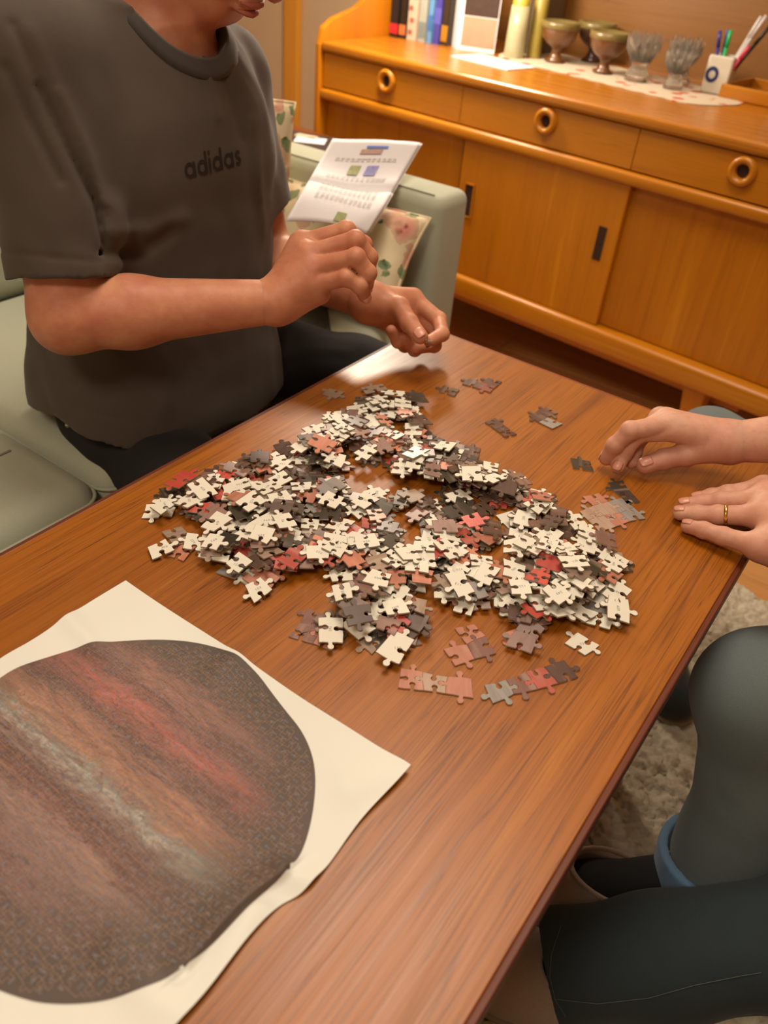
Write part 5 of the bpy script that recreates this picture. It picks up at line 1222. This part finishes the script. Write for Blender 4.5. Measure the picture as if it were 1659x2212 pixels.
# ------------------------------------------------------------------ poster of the finished puzzle
PX, PY, PW = -.503, .018, .328; DC = np.array([-.3355, .1960]); DR = .1475
RID = []
for (u0, v0), (u1, v1), h, w in (((415, 2085), (612, 1885), .0055, .008), ((612, 1885), (705, 1905), .005, .010), ((150, 1338), (235, 1425), .004, .010), ((540, 1400), (470, 1450), .003, .012), ((876, 1655), (760, 1700), .005, .018), ((350, 2180), (250, 2050), .005, .014), ((560, 1990), (430, 2212), .004, .014), ((10, 1420), (60, 1480), .003, .02), ((640, 1700), (560, 1760), .0015, .02)):
    RID.append((at_z(u0, v0, TZ + h)[:2], at_z(u1, v1, TZ + h)[:2], h, w))
def sheet_z(x, y):
    z = TZ + .0008 + 0 * x
    for a, b, h, w in RID:
        d = b - a; L = d @ d; t = np.clip(((x - a[0]) * d[0] + (y - a[1]) * d[1]) / L, 0, 1); px, py = x - a[0] - t * d[0], y - a[1] - t * d[1]; s = (px * d[1] - py * d[0]) / math.sqrt(L)
        r = np.sqrt(px * px + py * py); ww = np.where(s > 0, w * .42, w * 1.7) if h > .0052 else w
        z = z + h * np.exp(-(r / ww) ** 2)
    e = np.minimum.reduce([x - PX, PX + PW - x, y - PY, PY + PW - y]); z = z + .0022 * np.exp(-np.maximum(e, 0) / .012) * (.5 + .5 * np.sin(x * 38 + y * 27)) 
    return z + .0004 * np.sin(x * 60) * np.sin(y * 47) + .0004
def edge_shift(x, y):
    # the sheet buckles inward where it is folded, so its right hand edge steps
    t = np.clip((x - (PX + PW - .08)) / .08, 0, 1); s = 1 / (1 + np.exp(-(y - .212) / .004)); return x + t * (-.006 * (1 - s) + .0015 * np.sin(y * 60)), y
po = empty('poster', (PX + PW / 2, PY + PW / 2, TZ), label='creased square poster of a red and brown banded planet laid out as a numbered jigsaw', cat='poster'); pl_ = np.array(po.location)
n = 260; X, Y = np.meshgrid(np.linspace(PX, PX + PW, n), np.linspace(PY, PY + PW, n), indexing='ij'); Xs, Ys = edge_shift(X, Y)
v = np.c_[Xs.ravel(), Ys.ravel(), sheet_z(X, Y).ravel()] - pl_; i = (np.arange(n - 1)[:, None] * n + np.arange(n - 1)[None, :]).ravel(); f = np.c_[i, i + n, i + n + 1, i + 1]
pp = plain('poster_paper', lin(224, 226, 217), .55, .012, 8); o = mesh('poster_sheet', v, f, pp, po, True)
# the printed planet
t = NT('planet_print'); v = t.coords(); sx = t.N('SeparateXYZ'); t.L(v, sx.inputs[0])
vs_ = t.coords((.30, 1, 1)); n1 = t.noise(vs_, 30, 9, .66, 2.4); n2 = t.noise(vs_, 110, 8, .7, 3.2); vb = t.coords((.16, 1, 1)); n3 = t.noise(vb, 160, 5, .7, 1.0); n4 = t.noise(t.coords(), 9, 3, .5)
yy_ = t.math('ADD', sx.outputs[1], t.math('MULTIPLY', t.math('SUBTRACT', n1, .5), .042)); yy_ = t.math('ADD', yy_, t.math('MULTIPLY', t.math('SUBTRACT', n2, .5), .030))
fac = t.math('DIVIDE', t.math('ADD', yy_, .147), .294)
c_ = t.ramp(fac, [(p, lin(*c)) for p, c in ((0, (84, 70, 66)), (.12, (92, 72, 68)), (.22, (116, 88, 84)), (.29, (128, 104, 96)), (.33, (152, 122, 110)), (.365, (112, 74, 62)), (.41, (92, 66, 58)), (.435, (118, 98, 90)), (.455, (144, 136, 126)), (.468, (170, 168, 156)), (.478, (134, 142, 136)), (.50, (150, 122, 102)), (.54, (164, 118, 94)), (.575, (146, 104, 86)), (.60, (98, 74, 64)), (.63, (108, 70, 62)), (.66, (144, 86, 74)), (.685, (176, 96, 84)), (.71, (150, 94, 84)), (.75, (102, 70, 62)), (.79, (148, 108, 94)), (.82, (150, 106, 92)), (.86, (104, 80, 70)), (.90, (92, 78, 66)), (1, (80, 70, 58)))])
c_ = t.mix(.85, c_, t.ramp(n3, [(.3, GR(.22)), (.5, GR(.5)), (.7, GR(.78))]), 'OVERLAY')
r_ = t.math('SQRT', t.math('ADD', t.math('POWER', t.math('ADD', sx.outputs[0], .03), 2), t.math('POWER', sx.outputs[1], 2))); fr = t.math('ADD', t.math('DIVIDE', r_, .150), t.math('MULTIPLY', t.math('SUBTRACT', n4, .5), .5))
c_ = t.mix(t.ramp(fr, [(.62, GR(0)), (1.02, GR(.92))]), c_, lin(80, 69, 59))
fil = t.math('MULTIPLY', t.ramp(n2, [(.47, GR(0)), (.495, GR(1)), (.505, GR(1)), (.53, GR(0))]), t.ramp(fr, [(.5, GR(.5)), (.95, GR(0))])); c_ = t.mix(fil, c_, lin(176, 138, 122))
fil2 = t.math('MULTIPLY', t.ramp(n1, [(.50, GR(0)), (.515, GR(1)), (.53, GR(0))]), t.ramp(fr, [(.5, GR(.6)), (.95, GR(0))])); c_ = t.mix(fil2, c_, lin(62, 40, 38)); c_ = t.mix(.16, c_, lin(100, 90, 92)); t.col(c_); M['planet'] = t.set(Roughness=.62)
nr, na = 130, 420; V = [(0, 0)]; 
for k in range(1, nr + 1):
    for a in range(na): V.append((DR * k / nr * math.cos(2 * math.pi * a / na), DR * k / nr * math.sin(2 * math.pi * a / na)))
V = np.array(V)
_rim = np.array([(-.486, .202), (-.474, .247), (-.426, .311), (-.389, .336), (-.351, .344), (-.295, .328), (-.250, .315), (-.219, .287), (-.195, .240), (-.190, .196), (-.192, .160), (-.205, .116), (-.234, .085), (-.288, .060), (-.36, .053), (-.43, .085), (-.47, .14)]) - DC
_ra = np.arctan2(_rim[:, 1], _rim[:, 0]); _o = np.argsort(_ra); _ra = _ra[_o]; _rr = np.hypot(*_rim.T)[_o]
def rim_scale(a):
    f = lambda q: np.interp((q + math.pi) % (2 * math.pi) - math.pi, np.r_[_ra - 2 * math.pi, _ra, _ra + 2 * math.pi], np.r_[_rr, _rr, _rr])
    return sum(f(a + d) for d in np.linspace(-.14, .14, 7)) / 7 / DR
def on_sheet(V, off):
    rs = np.hypot(V[:, 0], V[:, 1]) / DR; sc_ = 1 + (rim_scale(np.arctan2(V[:, 1], V[:, 0])) - 1) * rs ** 2; V = V * sc_[:, None]      # the crumpled sheet lies unevenly
    x, y = V[:, 0] + DC[0], V[:, 1] + DC[1]; xs, ys = edge_shift(x, y); return np.c_[xs - DC[0], ys - DC[1], sheet_z(x, y) + off - TZ]
Fd = [(0, 1 + a, 1 + (a + 1) % na) for a in range(na)] + [(1 + (k - 1) * na + a, 1 + k * na + a, 1 + k * na + (a + 1) % na, 1 + (k - 1) * na + (a + 1) % na) for k in range(1, nr) for a in range(na)]
DO = (DC[0] - pl_[0], DC[1] - pl_[1], 0)
o = mesh('planet_print', on_sheet(V, .0004), Fd, M['planet'], po, True); o.location = DO
# printed cut lines and piece numbers
PL = Lattice(35, 35, .0085, .0085, .14, 9); LV, LF, NV, NF = [], [], [], []; w = .00026
def ribbon(pts):
    pts = [np.array(p) - .1488 for p in pts]
    if any(np.linalg.norm(p) > DR - .002 for p in pts): return
    k = len(LV)
    for i, p in enumerate(pts):
        d = pts[min(i + 1, len(pts) - 1)] - pts[max(i - 1, 0)]; d = d / (np.linalg.norm(d) + 1e-9); nn = np.array([-d[1], d[0]]) * w / 2; LV.append(p + nn); LV.append(p - nn)
    LF.extend([(k + 2 * i, k + 2 * i + 1, k + 2 * i + 3, k + 2 * i + 2) for i in range(len(pts) - 1)])
for (i, j), e_ in PL.H.items(): ribbon(list(e_) + [np.array(PL.P[i + 1, j])])
for (i, j), e_ in PL.V.items(): ribbon(list(e_) + [np.array(PL.P[i, j + 1])])
num = 0; r3 = random.Random(8)
for i in range(35):
    for j in range(35):
        c = np.array([(i + .5) * .0085, (j + .5) * .0085]) - .1488
        if np.linalg.norm(c) > DR - .004: continue
        num += 1; vv, ff = number_geo(num, .0026, r3.choice((0, 0, 0, 1.57, -1.57, .2, -.3)), c + (r3.uniform(-.0012, .0012), r3.uniform(-.0012, .0012))); k = len(NV); NV.extend(list(vv)); NF.extend([tuple(k + q for q in p) for p in ff])
o = mesh('cut_lines', on_sheet(np.array(LV), .0007), LF, plain('tan_line_print', lin(168, 136, 114), .6), po); o.location = DO; tag(o, kind='stuff')
o = mesh('piece_numbers', on_sheet(np.array(NV), .0007), NF, plain('blue_grey_number_print', lin(134, 138, 152), .6), po); o.location = DO; tag(o, kind='stuff')
